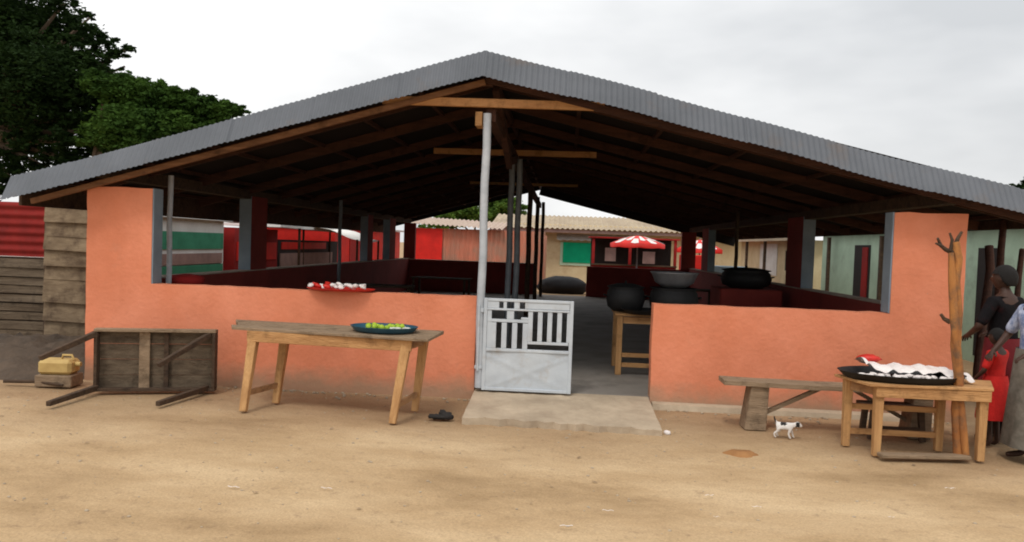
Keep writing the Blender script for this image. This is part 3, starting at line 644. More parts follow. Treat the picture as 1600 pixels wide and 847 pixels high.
bs.v = [(x*.29, y*.29, z) for x, y, z in bs.v]; o = bs.build('metal_basin', 'steel'); o.location = (ip.x+.66, ip.y+.24, pz+.322); tag(o, 'dull grey metal basin resting on the wide black pot', 'basin')
pan = MB().lathe([(0, 0), (.2, 0), (.26, .05), (.27, .055), (.25, .05), (.19, .01), (0, .01)], n=32).build('frying_pan', 'black'); pan.location = (ip.x+.28, ip.y+.02, pz); tag(pan, 'shallow black pan at the front edge of the kitchen table', 'pan')
q = P(1165, 440, 13.2); pot('cauldron', (q.x, q.y, 1.0), .42, .30, 'black', 'big black round cauldron on the brick stove by the right side wall')
sv = MB().box(q.x-.5, q.x+.5, q.y-.45, q.y+.45, FZ, .998).build('stove', 'maroon', bevel=.02); tag(sv, 'dark block stove under the big black cauldron', 'stove')
q = P(292, 432, D+.9); bo = MB().lathe([(0, 0), (.1, 0), (.19, .07), (.21, .13), (.17, .17), (.04, .19), (0, .19)], n=28).build('covered_bowl', 'dred'); bo.location = (q.x, q.y, .93); tag(bo, 'dark red covered bowl behind the left end of the wall', 'bowl')
lt = empty('side_table', (q.x+.35, q.y, FZ), label='low dark table inside the hall behind the left orange wall', cat='table')
MB().box(-.6, .7, -.3, .35, .82, .848).build('tabletop', 'dark_wood', lt)
for x in (-.55, .65):
    for y in (-.25, .3): MB().bar((x, y, 0), (x, y, .82), .05, .05).build('leg', 'dark_wood', lt)
# tables in the depth of the hall
hall_tables = []
for i, (x, y, rz0) in enumerate(((-3.6, 14.6, .1), (-3.0, 18.6, -.08), (2.7, 17.5, .05))):
    o = empty('hall_table', (x, y, FZ), rz0, label=['dark low table standing nearest on the left of the hall floor', 'dark low table farther back on the left of the hall floor', 'dark low table standing back on the right of the hall floor'][i], cat='table', group='dark tables inside the hall')
    MB().box(-.7, .7, -.35, .35, .62, .65).build('tabletop', 'dark_wood', o)
    for sx_ in (-1, 1):
        for sy_ in (-1, 1): MB().bar((sx_*.63, sy_*.28, 0), (sx_*.63, sy_*.28, .62), .05, .05).build('leg', 'dark_wood', o)
# ------------------------------------------------------------------ surroundings
def block(name, label, cat, x0, x1, y0, y1, h, m, group=None):
    o = empty(name, ((x0+x1)/2, (y0+y1)/2, 0), label=label, cat=cat, group=group); o['_'] = 0; del o['_']
    MB().box(x0-o.location.x, x1-o.location.x, y0-o.location.y, y1-o.location.y, -.1, h).build('wall', m, o); return o
def sub(o, name, m, x0, x1, y0, y1, z0, z1, **k):
    l_ = o.location; return MB().box(x0-l_.x, x1-l_.x, y0-l_.y, y1-l_.y, z0, z1).build(name, m, o, **k)
def sheet(o, name, m, A, B, Cc, pitch=.08, amp=.01):
    l_ = Vector(o.location); return MB().corr(Vector(A)-l_, Vector(B)-l_, Vector(Cc)-l_, pitch, amp).build(name, m, o)
# left lane facades face +X at x = XA
XA = -7.0
s = block('kiosk', 'white and green board kiosk seen through the left opening', 'kiosk', XA-2.5, XA, 11.6, 15.3, 1.86, 'white')
sub(s, 'green_board', 'green', XA+.003, XA+.02, 11.6, 15.25, 1.30, 1.62); sub(s, 'grey_board', 'pinkish', XA+.003, XA+.025, 11.6, 15.2, 1.02, 1.22); sub(s, 'green_board', 'green', XA+.003, XA+.02, 11.6, 15.25, .3, 1.0)
sub(s, 'roof', 'white', XA-2.7, XA+.15, 11.5, 15.4, 1.862, 1.90)
s = block('red_kiosk', 'dark red kiosk with a pale roof edge beside the white and green one', 'kiosk', XA-2.5, XA+.1, 15.6, 18.0, 1.75, 'dred')
sub(s, 'panel', 'red', XA+.103, XA+.12, 15.7, 17.9, 1.05, 1.45); sub(s, 'roof', 'white', XA-.6, XA+.7, 16.6, 18.1, 1.80, 1.86); sub(s, 'roof_post', 'dark_wood', XA+.6, XA+.65, 18.0, 18.05, 0, 1.8)
s = block('long_stall', 'long dark stall with thin white roof edge and dusty red boards', 'stall', XA-2.5, XA, 18.3, 23.2, 1.5, 'dark')
sheet(s, 'roof', 'white', (XA-2.5, 18.2, 2.0), (XA-2.5, 23.3, 1.9), (XA+.3, 18.2, 1.86)); sub(s, 'roof_edge', 'white', XA+.28, XA+.31, 18.2, 23.3, 1.80, 1.87)
sub(s, 'red_board', 'red', XA+.003, XA+.02, 18.5, 22.0, 1.28, 1.46); sub(s, 'dusty_board', 'pinkish', XA+.003, XA+.03, 18.4, 22.6, .85, 1.18)
s = empty('awning', (-6.3, 20.6, 0), label='sagging white cloth awning on poles in the left lane', cat='awning')
vs = []
for j in range(9):
    for i in range(13):
        s_, t_ = i/12, j/8; vs.append((-.7+1.5*s_, -.6+2.4*t_, 2.0-.42*s_-.06*math.sin(math.pi*t_)-.03*math.sin(s_*9)))
MB().add(vs, [(j*13+i, j*13+i+1, (j+1)*13+i+1, (j+1)*13+i) for j in range(8) for i in range(12)], True).build('cloth', 'white', s)
for x, y, z in ((.78, -.55, 1.58), (.78, 1.75, 1.58), (-.68, -.55, 1.99), (-.68, 1.75, 1.99)): MB().tube([(x, y, 0), (x, y, z)], .03, 8).build('pole', 'dark_wood', s)
s = block('bright_red_shop', 'bright red painted shop at the far end of the left lane', 'shop', XA-3, XA-.2, 23.6, 33, 1.95, 'red')
sub(s, 'door', 'dred', XA-.197, XA-.18, 25.2, 26.4, .0, 1.7); sub(s, 'roof', 'white', XA-3.1, XA+.1, 23.5, 33.1, 1.96, 2.02)
# pink rusty shed behind the hall
ys_ = 29.5; pA, pB = P(690, 360, ys_), P(852, 360, ys_)
s = block('rusty_shed', 'long shed of pinkish rusty upright sheets behind the hall', 'shed', pA.x-1.0, pB.x, ys_, ys_+3, 2.0, 'rust')
sheet(s, 'front_sheet', 'rust', (pA.x-1.0, ys_-.02, 0), (pB.x, ys_-.02, 0), (pA.x-1.0, ys_-.02, 2.12), .18, .025)
sub(s, 'red_door', 'red', pA.x-1.0, pA.x+.05, ys_-.09, ys_-.05, .3, 2.1)
sheet(s, 'roof', 'cap', (pA.x-1.2, ys_-.35, 2.28), (pB.x-1.6, ys_-.35, 2.16), (pA.x-1.2, ys_+3, 2.62), .18, .03)
# cream building with emerald shutter
yc = 34.0; cA, cB = P(838, 380, yc), P(1110, 380, yc)
s = block('cream_shop', 'cream walled shop with wide dusty roof and emerald green shutter', 'shop', cA.x-1.5, cB.x+2, yc, yc+6, 2.05, 'cream')
sheet(s, 'roof', 'beige_roof', (cA.x-2, yc-1.0, 2.35), (cB.x+2.5, yc-1.0, 2.35), (cA.x-2, yc+3.2, 3.05), .22, .03)
sub(s, 'roof_beam', 'pinkish', cA.x-2, cB.x+2.5, yc-.9, yc-.8, 2.18, 2.31); sub(s, 'upper_wall', 'cream', cA.x-1.5, cB.x+2, yc+.02, yc+.2, 2.05, 2.55)
wA, wB = P(880, 380, yc), P(934, 412, yc)
sub(s, 'shutter', 'shutter', wA.x, wB.x, yc-.08, yc-.05, wB.z, wA.z+.05); sub(s, 'window_frame', 'pale_green', wA.x-.12, wB.x+.12, yc-.05, yc-.003, wB.z-.12, wA.z+.05)
vs = []
for i in range(41):
    x = cA.x+.9+(3.6)*i/40; vs += [(x-s.location.x, -3.0-.0, 2.16), (x-s.location.x, -3.35, 1.90-.05*abs(math.sin(i*.9)))]
MB().add([(x, y+(-.0), z) for x, y, z in vs], [(2*i, 2*i+1, 2*i+3, 2*i+2) for i in range(40)], True).build('awning', 'white', s)
# covered stack behind the doorway
q = G(878, 462); s = MB().blob((0, 0, .22), (.85, .5, .36), 18, 10, .12).build('covered_heap', 'gap'); s.location = (q.x, 26.2, 0); tag(s, 'dark grey covered heap behind the rear doorway', 'heap')
# red stall with parasol
q = P(998, 380, 27.5); s = empty('red_stall', (q.x, 28.6, 0), label='dark red wooden stall with open serving hatch behind the hall', cat='stall')
MB().box(-1.6, 1.5, 0, .08, 0, .95).build('counter_wall', 'dred', s); MB().box(-1.6, 1.5, -.2, .2, .952, 1.0).build('counter', 'dark_wood', s)
MB().box(-1.6, 1.5, 1.5, 1.58, 0, 1.95).build('rear_wall', 'dark', s); MB().box(-1.7, 1.6, -.1, 1.7, 1.95, 2.0).build('roof', 'dred', s)
for x in (-1.55, -.2, 1.45): MB().box(x-.05, x+.05, -.02, .1, 1.0, 1.95).build('stall_post', 'dred', s)
MB().box(-1.1, -.7, .3, .34, 1.1, 1.6).build('notice', 'pinkish', s); MB().box(.3, .75, .3, .34, 1.05, 1.5).build('notice', 'pinkish', s)
def parasol(c, r, zt, drop, label, y=0):
    drop *= .85; o = empty('parasol', c, label=label, cat='parasol'); ns = 8
    def zc(f_): return zt-drop*f_**1.4
    h = MB(); n_ = 48; row = []
    for f_ in (0, .25, .5, .75, 1): row += [(r*f_*math.cos(2*math.pi*k/n_), r*f_*math.sin(2*math.pi*k/n_), zc(f_)) for k in range(n_)]
    row += [(r*math.cos(2*math.pi*k/n_), r*math.sin(2*math.pi*k/n_), zc(1)-.12-.03*abs(math.sin(math.pi*k/6))) for k in range(n_)]
    h.add(row, [(j_*n_+k, (j_+1)*n_+k, (j_+1)*n_+(k+1) % n_, j_*n_+(k+1) % n_) for j_ in range(5) for k in range(n_)], True).build('canopy', 'red', o)
    h = MB()
    for k in range(ns*2):
        t0, t1 = math.pi*(k+.12)/ns, math.pi*(k+.88)/ns; tm = (t0+t1)/2; f0_, f1_ = ((.55, .95) if k % 2 else (.25, .7))
        h.add([(r*f_*math.cos(t), r*f_*math.sin(t), zc(f_)+.012) for f_, t in ((f0_, t0), (f1_, t0), (f1_+.05, tm), (f1_, t1), (f0_, t1))], [(0, 1, 2, 3, 4)])
    h.build('white_pattern', 'plastic', o)
    MB().tube([(0, 0, 0), (0, 0, zt+.06)], .025, 10).build('pole', 'pole_d', o)
q = P(997, 380, 27.0); parasol((q.x, 27.2, 0), .95, 2.06, .34, 'red parasol with white patterned top in front of the dark red stall')
q = P(1086, 420, 27.0); parasol((q.x+.3, 28.0, 0), .8, 2.0, .4, 'smaller red and white patterned parasol seen through the right rear opening')
s = MB().box(-.5, .4, 0, .6, 0, 1.45).build('red_cupboard', 'red', bevel=.02); s.location = (P(1085, 420, 26.4).x, 26.0, 0); tag(s, 'red painted cupboard standing under the smaller parasol', 'cupboard')
s = MB().box(-.5, .6, 0, .6, 0, 1.15).build('blue_counter', 'blue', bevel=.02); s.location = (5.0, 24.2, 0); tag(s, 'pale blue counter outside the right side wall', 'counter')
# right lane
XB = 6.6
s = block('cream_house', 'small cream house with dusty thatched looking roof in the right lane', 'house', XB, XB+3.5, 21.5, 29.5, 2.0, 'cream')
sheet(s, 'roof', 'beige_roof', (XB-.5, 21.1, 2.10), (XB-.5, 30, 2.0), (XB+3.8, 21.1, 2.6), .2, .03); sub(s, 'roof_edge', 'beige_roof', XB-.52, XB-.48, 21.1, 30, 1.97, 2.08)
sub(s, 'window', 'dark', XB-.012, XB-.002, 22.9, 23.6, 1.1, 1.7); sub(s, 'door', 'pinkish', XB-.014, XB-.002, 21.8, 22.4, .1, 1.35)
for y in (24.4, 26.8): sub(s, 'veranda_post', 'dark_wood', XB-.45, XB-.37, y, y+.08, 0, 1.97)
sub(s, 'white_panel', 'white', XB-.02, XB-.002, 24.5, 26.6, .9, 1.9)
XC = 6.5
s = block('pale_green_shop', 'pale green walled shop with zinc roof in the right lane', 'shop', XC, XC+5, 10.4, 20.0, 2.3, 'pale_green')
sheet(s, 'roof', 'zinc', (XC-.25, 10.1, 2.25), (XC-.25, 20.2, 2.25), (XC+5.2, 10.1, 2.9), .09, .012)
sub(s, 'roof_beam', 'white', XC-.27, XC-.22, 10.1, 20.2, 2.17, 2.24)
sub(s, 'door', 'dark', XC-.012, XC-.002, 16.9, 17.8, .1, 1.85); sub(s, 'door', 'dred', XC-.03, XC-.014, 17.0, 17.3, .1, 1.8); sub(s, 'door', 'dark', XC-.012, XC-.002, 12.0, 12.6, .1, 1.8)
for y in (19.0, 15.9): sub(s, 'veranda_post', 'dark_wood', XC-.2, XC-.13, y, y+.08, 0, 2.03)
def leaning_pole(u0_, v0_, u1_, v1_, y, r, label):
    a_ = P(u0_, v0_, y); b_ = P(u1_, v1_, y+.3); d_ = (a_-b_); a0 = b_+d_*((b_.z)/(b_.z-a_.z))
    o = MB(); k = [a0.lerp(b_, i/6)+Vector((random.uniform(-.02, .02), 0, 0)) for i in range(7)]; o.tube(k, r, 9, .15)
    tag(o.build('wooden_pole', 'rafter'), label, 'pole')
leaning_pole(1537, 500, 1548, 385, 9.6, .05, 'dark leaning wooden pole nearest the forked post in the right lane')
leaning_pole(1555, 500, 1566, 345, 9.2, .04, 'reddish upright wooden pole behind the standing woman')
leaning_pole(1583, 500, 1598, 390, 8.8, .03, 'thin dark pole leaning right at the edge of the view')
# left outside: red sheet wall, slatted fence, rusty sheets
yl = 10.2
fa, fb = P(-120, 400, yl), P(72, 400, yl)
s = empty('slatted_fence', ((fa.x+fb.x)/2, yl, 0), label='fence of grey brown horizontal slats with red painted sheets above', cat='fence')
hw = (fb.x-fa.x)/2; zt_ = P(40, 402, yl).z; zt2 = P(40, 316, yl).z
MB().box(-hw, hw, .05, .08, 0, zt_).build('backing', 'dark_wood', s)
for k in range(9):
    z0 = .05+k*(zt_-.06)/9; MB().hexa([(-hw, .0+random.uniform(-.02, .02), z0), (hw, random.uniform(-.02, .02), z0+random.uniform(-.015, .015)), (hw, .045, z0), (-hw, .045, z0), (-hw, .0, z0+.105), (hw, .01, z0+.11+random.uniform(-.02, .01)), (hw, .045, z0+.11), (-hw, .045, z0+.11)]).build('slat', 'fence_wood', s)
MB().corr((-hw, .02, zt_+.01), (-hw, .02, zt2), (hw, .02, zt_+.01), .12, .014).build('red_sheet', 'red_sheet', s)
for x in (-hw+.03, hw-.04): MB().box(x-.04, x+.04, .09, .17, 0, zt2).build('fence_post', 'dark_wood', s)
pa, pb = P(76, 400, 9.4), P(150, 400, 9.4)
s = empty('sheet_barrier', ((pa.x+pb.x)/2, 9.4, 0), label='tall panel of overlapping rusted grey sheets left of the orange wall', cat='panel')
hw = (pb.x-pa.x)/2+.05; zt_ = P(110, 318, 9.4).z; z = .0; k = 0
zs = [0, .42, .66, .95, 1.12, 1.33, 1.5, 1.68, zt_+.02]
for i in range(8):
    yo = -.012*(i % 3); MB().hexa([(-hw, yo-.02, zs[i]), (hw, yo-.03, zs[i]+random.uniform(-.03, .0)), (hw, yo+.01, zs[i]), (-hw, yo+.01, zs[i]), (-hw, yo+.01, zs[i+1]+.01), (hw, yo+.01, zs[i+1]), (hw, yo+.03, zs[i+1]), (-hw, yo+.03, zs[i+1]+.01)]).build('sheet', 'rust_g', s)
for x in (-hw, hw): MB().box(x-.04, x+.04, .04, .12, 0, zt_).build('panel_post', 'dark_wood', s)
# dark earth heap on the left
q = G(60, 590); mh = MB(); n_ = 30; vs = []
for j in range(n_+1):
    for i in range(n_+1):
        s_, t_ = i/n_*2-1, j/n_*2-1; r_ = math.hypot(s_, t_); hh = max(0, 1-r_*r_)
        vs.append((s_*2.0, t_*1.2, .30*hh*(.75+.5*random.random())-.03))
mh.add(vs, [(j*(n_+1)+i, j*(n_+1)+i+1, (j+1)*(n_+1)+i+1, (j+1)*(n_+1)+i) for j in range(n_) for i in range(n_)], True)
o = mh.build('soil_heap', 'soil'); o.location = (-6.4, 8.75, 0); tag(o, 'dark heap of soil and rubbish at the foot of the slatted fence', 'soil heap', kind='structure')
rs = random.Random(3)
for i, (u_, v_) in enumerate(((20, 560), (45, 585), (95, 556), (120, 575), (30, 610), (70, 545))):
    c = G(u_, v_); L_ = rs.uniform(.3, .7); an = rs.uniform(-.5, .5)
    o = MB().tube([(-L_/2, 0, .0), (0, .02, .02), (L_/2, 0, .01)], [.018, .02, .012], 8, .3).build('stick', 'dark_wood'); o.location = (c.x, c.y+.2, .12 if v_ < 590 else .03); o.rotation_euler = (0, rs.uniform(-.1, .1), an)
    tag(o, 'dark broken stick lying in the rubbish left of the overturned table', 'stick', 'sticks on the soil heap')
# yellow jerrycan lying on its side
q = G(88, 603); jc = empty('jerrycan', (q.x, q.y+.05, .0), .12, label='dusty yellow jerrycan lying on its side before the soil heap', cat='jerrycan')
MB().box(-.17, .16, -.11, .11, .12, .27).build('body', 'yellow', jc, bevel=.03)
MB().tube([(.16, 0, .22), (.21, 0, .22)], .025, 12).build('spout', 'yellow', jc)
MB().tube([(.02, 0, .262), (.03, 0, .31), (.12, 0, .31), (.14, 0, .262)], .012, 10).build('handle', 'yellow', jc)
bx = MB().box(-.19, .17, -.13, .12, 0, .118).build('crate', 'grey_wood', bevel=.008); bx.location = (q.x+.01, q.y+.05, 0); bx.rotation_euler.z = .12; tag(bx, 'low brown crate underneath the yellow jerrycan', 'crate')
# small things on the ground
q = G(690, 655); o = MB(); o.blob((-.03, 0, .02), (.10, .05, .025), 12, 7, .5); o.blob((.04, .01, .03), (.07, .05, .035), 12, 7, .5); o.blob((.0, .03, .05), (.035, .03, .03), 10, 6, .4)
o = o.build('crumpled_rag', 'fur_b'); o.location = (q.x, q.y, 0); tag(o, 'crumpled black rag on the earth left of the doorstep', 'rag')
q = G(1042, 679); o = MB().blob((0, 0, .015), (.032, .025, .022), 10, 7, .3).build('stone', 'plastic'); o.location = q; tag(o, 'single pale stone at the right corner of the doorstep', 'stone')
q = G(1158, 710); o = MB(); vs = [(0, 0, .025)]; n_ = 22
for k in range(2):
    for i in range(n_): t = 2*math.pi*i/n_; rr = (.5, 1)[k]*(1+.25*math.sin(t*3)+.12*random.random()); vs.append((.13*rr*math.cos(t), .07*rr*math.sin(t), (.03, -.006)[k]))
o.add(vs, [(0, 1+i, 1+(i+1) % n_) for i in range(n_)]+[(1+i, 1+n_+i, 1+n_+(i+1) % n_, 1+(i+1) % n_) for i in range(n_)], True)
o = o.build('mud_patch', 'orange_mud'); o.location = q; tag(o, 'orange brown clod of mud on the earth in front of the bench', 'mud')
for i, (u_, v_) in enumerate(((950, 799), (1120, 809), (1182, 793), (1392, 809), (1108, 775), (885, 823), (1485, 764), (510, 764), (365, 762))):
    q = G(u_, v_); n_ = 6; vs = [(-.05+.1*a_/n_, b_*.022-.01, .006+.006*math.sin(a_*1.7+i)) for b_ in (0, 1) for a_ in range(n_+1)]
    o = MB().add(vs, [(a_, a_+1, a_+n_+2, a_+n_+1) for a_ in range(n_)]).build('paper_scrap', 'plastic'); o.location = (q.x, q.y, .004); o.rotation_euler.z = rs.uniform(-.2, .2); sc = .5+.5*rs.random(); o.scale = (sc*.8, sc*.45, .5)
    tag(o, 'thin white scrap of paper trodden into the foreground sand', 'scrap', 'paper scraps on the sand')
gr = MB()
for i in range(420):
    x = rng.uniform(-6.5, 5.5); y = rng.uniform(2.8, 7.8); r_ = rng.uniform(.003, .011); gr.blob((x, y, gz(x, y)-.010), (r_*1.3, r_, r_*.7), 6, 4, .4)
for i in range(260):
    x = rng.uniform(-4.8, 3.9); y = D-rng.exponential(.12)-.02; r_ = rng.uniform(.004, .016); gr.blob((x, y, -.006), (r_*1.3, r_, r_*.7), 6, 4, .4)
for i in range(500):
    x = rng.uniform(-6.5, 5.5); y = rng.uniform(2.6, 7.7); r_ = rng.uniform(.002, .006); gr.blob((x, y, gz(x, y)-.010), (r_*1.3, r_, r_*.7), 5, 4, .4)
tag(gr.build('gravel', 'pebble'), 'small loose pebbles strewn over the sandy yard', 'gravel', kind='stuff')
lt_ = MB()
for i in range(260):
    x = rng.uniform(-6, 5); y = D-.1-rng.exponential(.9); 
    if y < 2.8: continue
    a_ = rng.uniform(0, 6.28); L_ = rng.uniform(.006, .026); w_ = L_*rng.uniform(.15, .5); ca_, sa_ = math.cos(a_), math.sin(a_); z_ = gz(x, y)-.006
    lt_.add([(x-ca_*L_, y-sa_*L_, z_), (x+sa_*w_, y-ca_*w_, z_+.004), (x+ca_*L_, y+sa_*L_, z_+rng.uniform(.001, .012)), (x-sa_*w_, y+ca_*w_, z_+.005)], [(0, 1, 2, 3)])
tag(lt_.build('leaf_litter', 'grey_wood'), 'dry leaf bits and twig crumbs trodden into the yard', 'litter', kind='stuff')
# ------------------------------------------------------------------ puppy
q = G(1224, 684); pup = empty('puppy', (q.x, q.y, 0), R(-12), label='small white puppy with black patches trotting below the bench', cat='puppy')
v = [(0, 0, .125), (.055, 0, .13), (.085, 0, .138), (.115, 0, .145), (.145, 0, .142), (.18, 0, .13), (-.05, 0, .13), (-.07, 0, .15), (-.09, 0, .18), (-.10, 0, .215),
     (.07, .028, .09), (.085, .03, .05), (.095, .03, .01), (.108, .03, .008), (.06, -.028, .09), (.045, -.03, .05), (.06, -.03, .01), (.072, -.03, .008),
     (-.055, .03, .09), (-.03, .032, .075), (-.065, .032, .045), (-.06, .032, .01), (-.046, .032, .008), (-.055, -.03, .09), (-.06, -.032, .07), (-.095, -.032, .045), (-.085, -.032, .01), (-.07, -.032, .008),
     (.135, .022, .165), (.128, .034, .15), (.135, -.022, .165), (.128, -.034, .15)]
e_ = [(0, 1), (1, 2), (2, 3), (3, 4), (4, 5), (0, 6), (6, 7), (7, 8), (8, 9), (1, 10), (10, 11), (11, 12), (12, 13), (1, 14), (14, 15), (15, 16), (16, 17), (6, 18), (18, 19), (19, 20), (20, 21), (21, 22), (6, 23), (23, 24), (24, 25), (25, 26), (26, 27), (4, 28), (28, 29), (4, 30), (30, 31)]
r_ = [.036, .038, .026, .026, .03, .014, .034, .012, .009, .006, .016, .011, .009, .009, .016, .011, .009, .009, .02, .014, .010, .009, .009, .02, .014, .01, .009, .009, .011, .006, .011, .006]
me = skin_mesh(v, e_, r_, 2)
pup.scale = (.85,)*3; o = link_mesh('body', me, 'fur', pup); me.materials.append(M['fur_b'])
for p in me.polygons:
    c = p.center
    if c.x < -.078 and c.z > .14 or (.112 < c.x < .15 and (abs(c.y) > .014)) or (-.03 < c.x < .02 and c.y < -.005 and c.z > .135): p.material_index = 1
# ------------------------------------------------------------------ people
def person(loc_, rz, h, label, arms, clothes, head_turn=0):
    """standing figure, +Y is forward in its own frame; lengths scaled from a 1.7 m figure"""
    o = empty('person', loc_, rz, label=label, cat='person')
    V = []; E = []; Rr = []
    def add(p, r, par=None):
        V.append(Vector(p)); Rr.append(r); i = len(V)-1
        if par is not None: E.append((par, i))
        return i
    pel = add((0, 0, .93), (.15, .105)); wst = add((0, .005, 1.06), (.125, .095), pel); ch = add((0, 0, 1.25), (.145, .105), wst); sh_ = add((0, -.01, 1.38), (.12, .085), ch)
    nk = add((0, -.005, 1.46), .05, sh_); hb = add((0, .01, 1.53), .055, nk)
    for sg in (-1, 1):
        hip = add((sg*.095, 0, .86), .09, pel); kn = add((sg*.10, .02, .48), .055, hip); an = add((sg*.10, -.02, .09), .035, kn); hl = add((sg*.105, .0, .035), .033, an); to = add((sg*.115, .15, .022), .024, hl)
    for sg, (el, wr, curl) in zip((-1, 1), arms):
        s_ = add((sg*.165, -.01, 1.37), .05, sh_); e1 = add(el, .037, s_); w1 = add(wr, .024, e1)
        d = (Vector(wr)-Vector(el)).normalized(); side = d.cross(Vector((0, 0, 1)) if abs(d.z) < .8 else Vector((0, 1, 0))).normalized(); up = side.cross(d)
        pm = add(Vector(wr)+d*.06, (.032, .016), w1)
        for k in range(4):
            b0 = Vector(wr)+d*.095+side*(k-1.5)*.019; ln = (.06, .072, .066, .05)[k]
            f1 = add(b0, .0085, pm); f2 = add(b0+(d*.8-up*curl*.4)*ln*.6, .008, f1); f3 = add(b0+(d*.8-up*curl*.4)*ln*.6+(d*.4-up*curl)*ln*.5, .007, f2)
        t1 = add(Vector(wr)+d*.05+side*(-sg)*.036, .0095, pm); add(Vector(wr)+d*.09+side*(-sg)*.052-up*.01, .008, t1)
    me = skin_mesh(V, E, Rr, 2)
    bm = bmesh.new(); bm.from_mesh(me)
    # head joined into the same mesh: skull, jaw, nose, ears, lips
    hd = bmesh.ops.create_uvsphere(bm, u_segments=28, v_segments=20, radius=1)['verts']
    for v_ in hd:
        x, y, z = v_.co; fx = 1-.22*max(0, -z)-.1*max(0, z-.6); yy = y*(1-.1*max(0, -z))
        p = Vector((x*.076*fx, yy*.096+.012, z*.118))
        if y > 0:
            p.y += .022*math.exp(-((x/.16)**2+((z+.12)/.17)**2))            # nose
            p.y -= .008*math.exp(-(((abs(x)-.42)/.16)**2+((z-.06)/.12)**2))   # eye sockets
            p.y += .006*math.exp(-((x/.35)**2+((z+.48)/.07)**2))            # lips
            p.y += .006*math.exp(-((x/.3)**2+((z+.82)/.14)**2))             # chin
        p = Matrix.Rotation(head_turn, 3, 'Z') @ p
        v_.co = p+Vector((0, .015, 1.60))
    for sg in (-1, 1):
        er = bmesh.ops.create_uvsphere(bm, u_segments=10, v_segments=8, radius=1)['verts']
        for v_ in er: v_.co = Matrix.Rotation(head_turn, 3, 'Z') @ Vector((v_.co.x*.010+sg*.076, v_.co.y*.020+.005, v_.co.z*.032-.005))+Vector((0, .015, 1.60))
    for f_ in bm.faces: f_.smooth = True
    bm.to_mesh(me); bm.free(); link_mesh('body', me, 'skin', o)
    for sg in (-1, 1):
        ey = MB().blob((0, 0, 0), (.011, .008, .009), 10, 8, 0); R3 = Matrix.Rotation(head_turn, 3, 'Z'); cc = R3 @ Vector((sg*.031, .093, .012))+Vector((0, .015, 1.60)); ey.v = [tuple(Vector(p)+cc) for p in ey.v]; ey.build('eye', 'eye', o)
    hr = MB(); vs = []; nn, mm = 28, 16
    for i in range(mm+1):
        a_ = math.pi*i/mm
        for k in range(nn):
            t = 2*math.pi*k/nn; x, y, z = math.sin(a_)*math.cos(t), math.sin(a_)*math.sin(t), math.cos(a_)
            lim = .32 if y > .1 else (-.1 if y > -.2 else -.55)
            zz_ = max(z, lim); q_ = 1.13+.03*random.random(); vs.append(Matrix.Rotation(head_turn, 3, 'Z') @ Vector((x*.080*q_, y*.102*q_-.004, zz_*.118*1.14))+Vector((0, .015, 1.60)))
    hr.add(vs, [(i*nn+k, i*nn+(k+1) % nn, (i+1)*nn+(k+1) % nn, (i+1)*nn+k) for i in range(mm) for k in range(nn)], True); hr.build('hair', 'hair', o)
    for nm, mt, fn in clothes:
        fn(nm, mt, o, arms)
    o.scale = (h/1.72,)*3
    return o
def torso_cloth(nm, mt, o, arms, sleeve=.55, puff=1.12, low=.88):
    V = [(0, 0, low+.02), (0, 0, 1.06), (0, 0, 1.25), (0, -.01, 1.38), (0, -.008, 1.415)]; E = [(0, 1), (1, 2), (2, 3), (3, 4)]
    Rr = [(.175, .13), (.15, .118), (.165, .125), (.14, .1), (.075, .065)]
    for sg, (el, wr, c_) in zip((-1, 1), arms):
        s0 = Vector((sg*.165, -.01, 1.37)); n_ = len(V); V.append(s0); E.append((3, n_)); Rr.append(.068)
        V.append(s0.lerp(Vector(el), .6)); E.append((n_, n_+1)); Rr.append(.058); V.append(s0.lerp(Vector(el), .95)); E.append((n_+1, n_+2)); Rr.append(.058)
    me = skin_mesh(V, E, Rr, 2); link_mesh(nm, me, mt, o)
def skirt(z0, z1, r0_, r1_):
    def fn(nm, mt, o, arms):
        h = MB(); vs = []; nn, mm = 40, 12
        for i in range(mm+1):
            t_ = i/mm; z = z1+(z0-z1)*t_; rr = r1_+(r0_-r1_)*t_**.8
            for k in range(nn): a_ = 2*math.pi*k/nn; q_ = 1+.05*t_*math.sin(a_*7+t_*2); vs.append((rr*1.12*q_*math.cos(a_), rr*.86*q_*math.sin(a_), z))
        h.add(vs, [(i*nn+k, i*nn+(k+1) % nn, (i+1)*nn+(k+1) % nn, (i+1)*nn+k) for i in range(mm) for k in range(nn)], True).build(nm, mt, o)
    return fn
ca = P(1568, 500, 7.1)
person((ca.x, 7.1, 0), R(25), 1.56, 'person in a black top seen from behind, standing beyond the small table',
       [((-.30, .03, 1.12), (-.16, .24, 1.02), .6), ((.33, .05, 1.14), (.22, .26, 1.05), .6)],
       [('blouse', 'black_cloth', torso_cloth), ('wrapper', 'wine_cloth', skirt(.55, 1.02, .20, .155)), ('underskirt', 'black_cloth', skirt(.10, .70, .19, .17))], head_turn=R(20))
# child in red in front of the woman
cb = P(1556, 600, 6.85)
person((cb.x, 6.86, 0), R(35), 1.02, 'child in a bright red dress seen from behind, beside the dark clothed person',
       [((-.24, .04, 1.12), (-.2, .18, .98), .6), ((.24, .04, 1.12), (.2, .18, .98), .6)],
       [('dress_top', 'red_cloth', torso_cloth), ('dress_skirt', 'red_cloth', skirt(.42, 1.05, .26, .16))])
cc_ = P(1622, 500, 6.45)
person((cc_.x, 6.45, 0), R(100), 1.52, 'person in a blue and white patterned blouse at the right edge of the picture',
       [((-.30, .0, 1.12), (-.2, .22, 1.0), .6), ((.32, .03, 1.12), (.26, .2, .98), .6)],
       [('blouse', 'print_cloth', torso_cloth), ('wrapper', 'pale_cloth', skirt(.12, 1.02, .24, .16))])
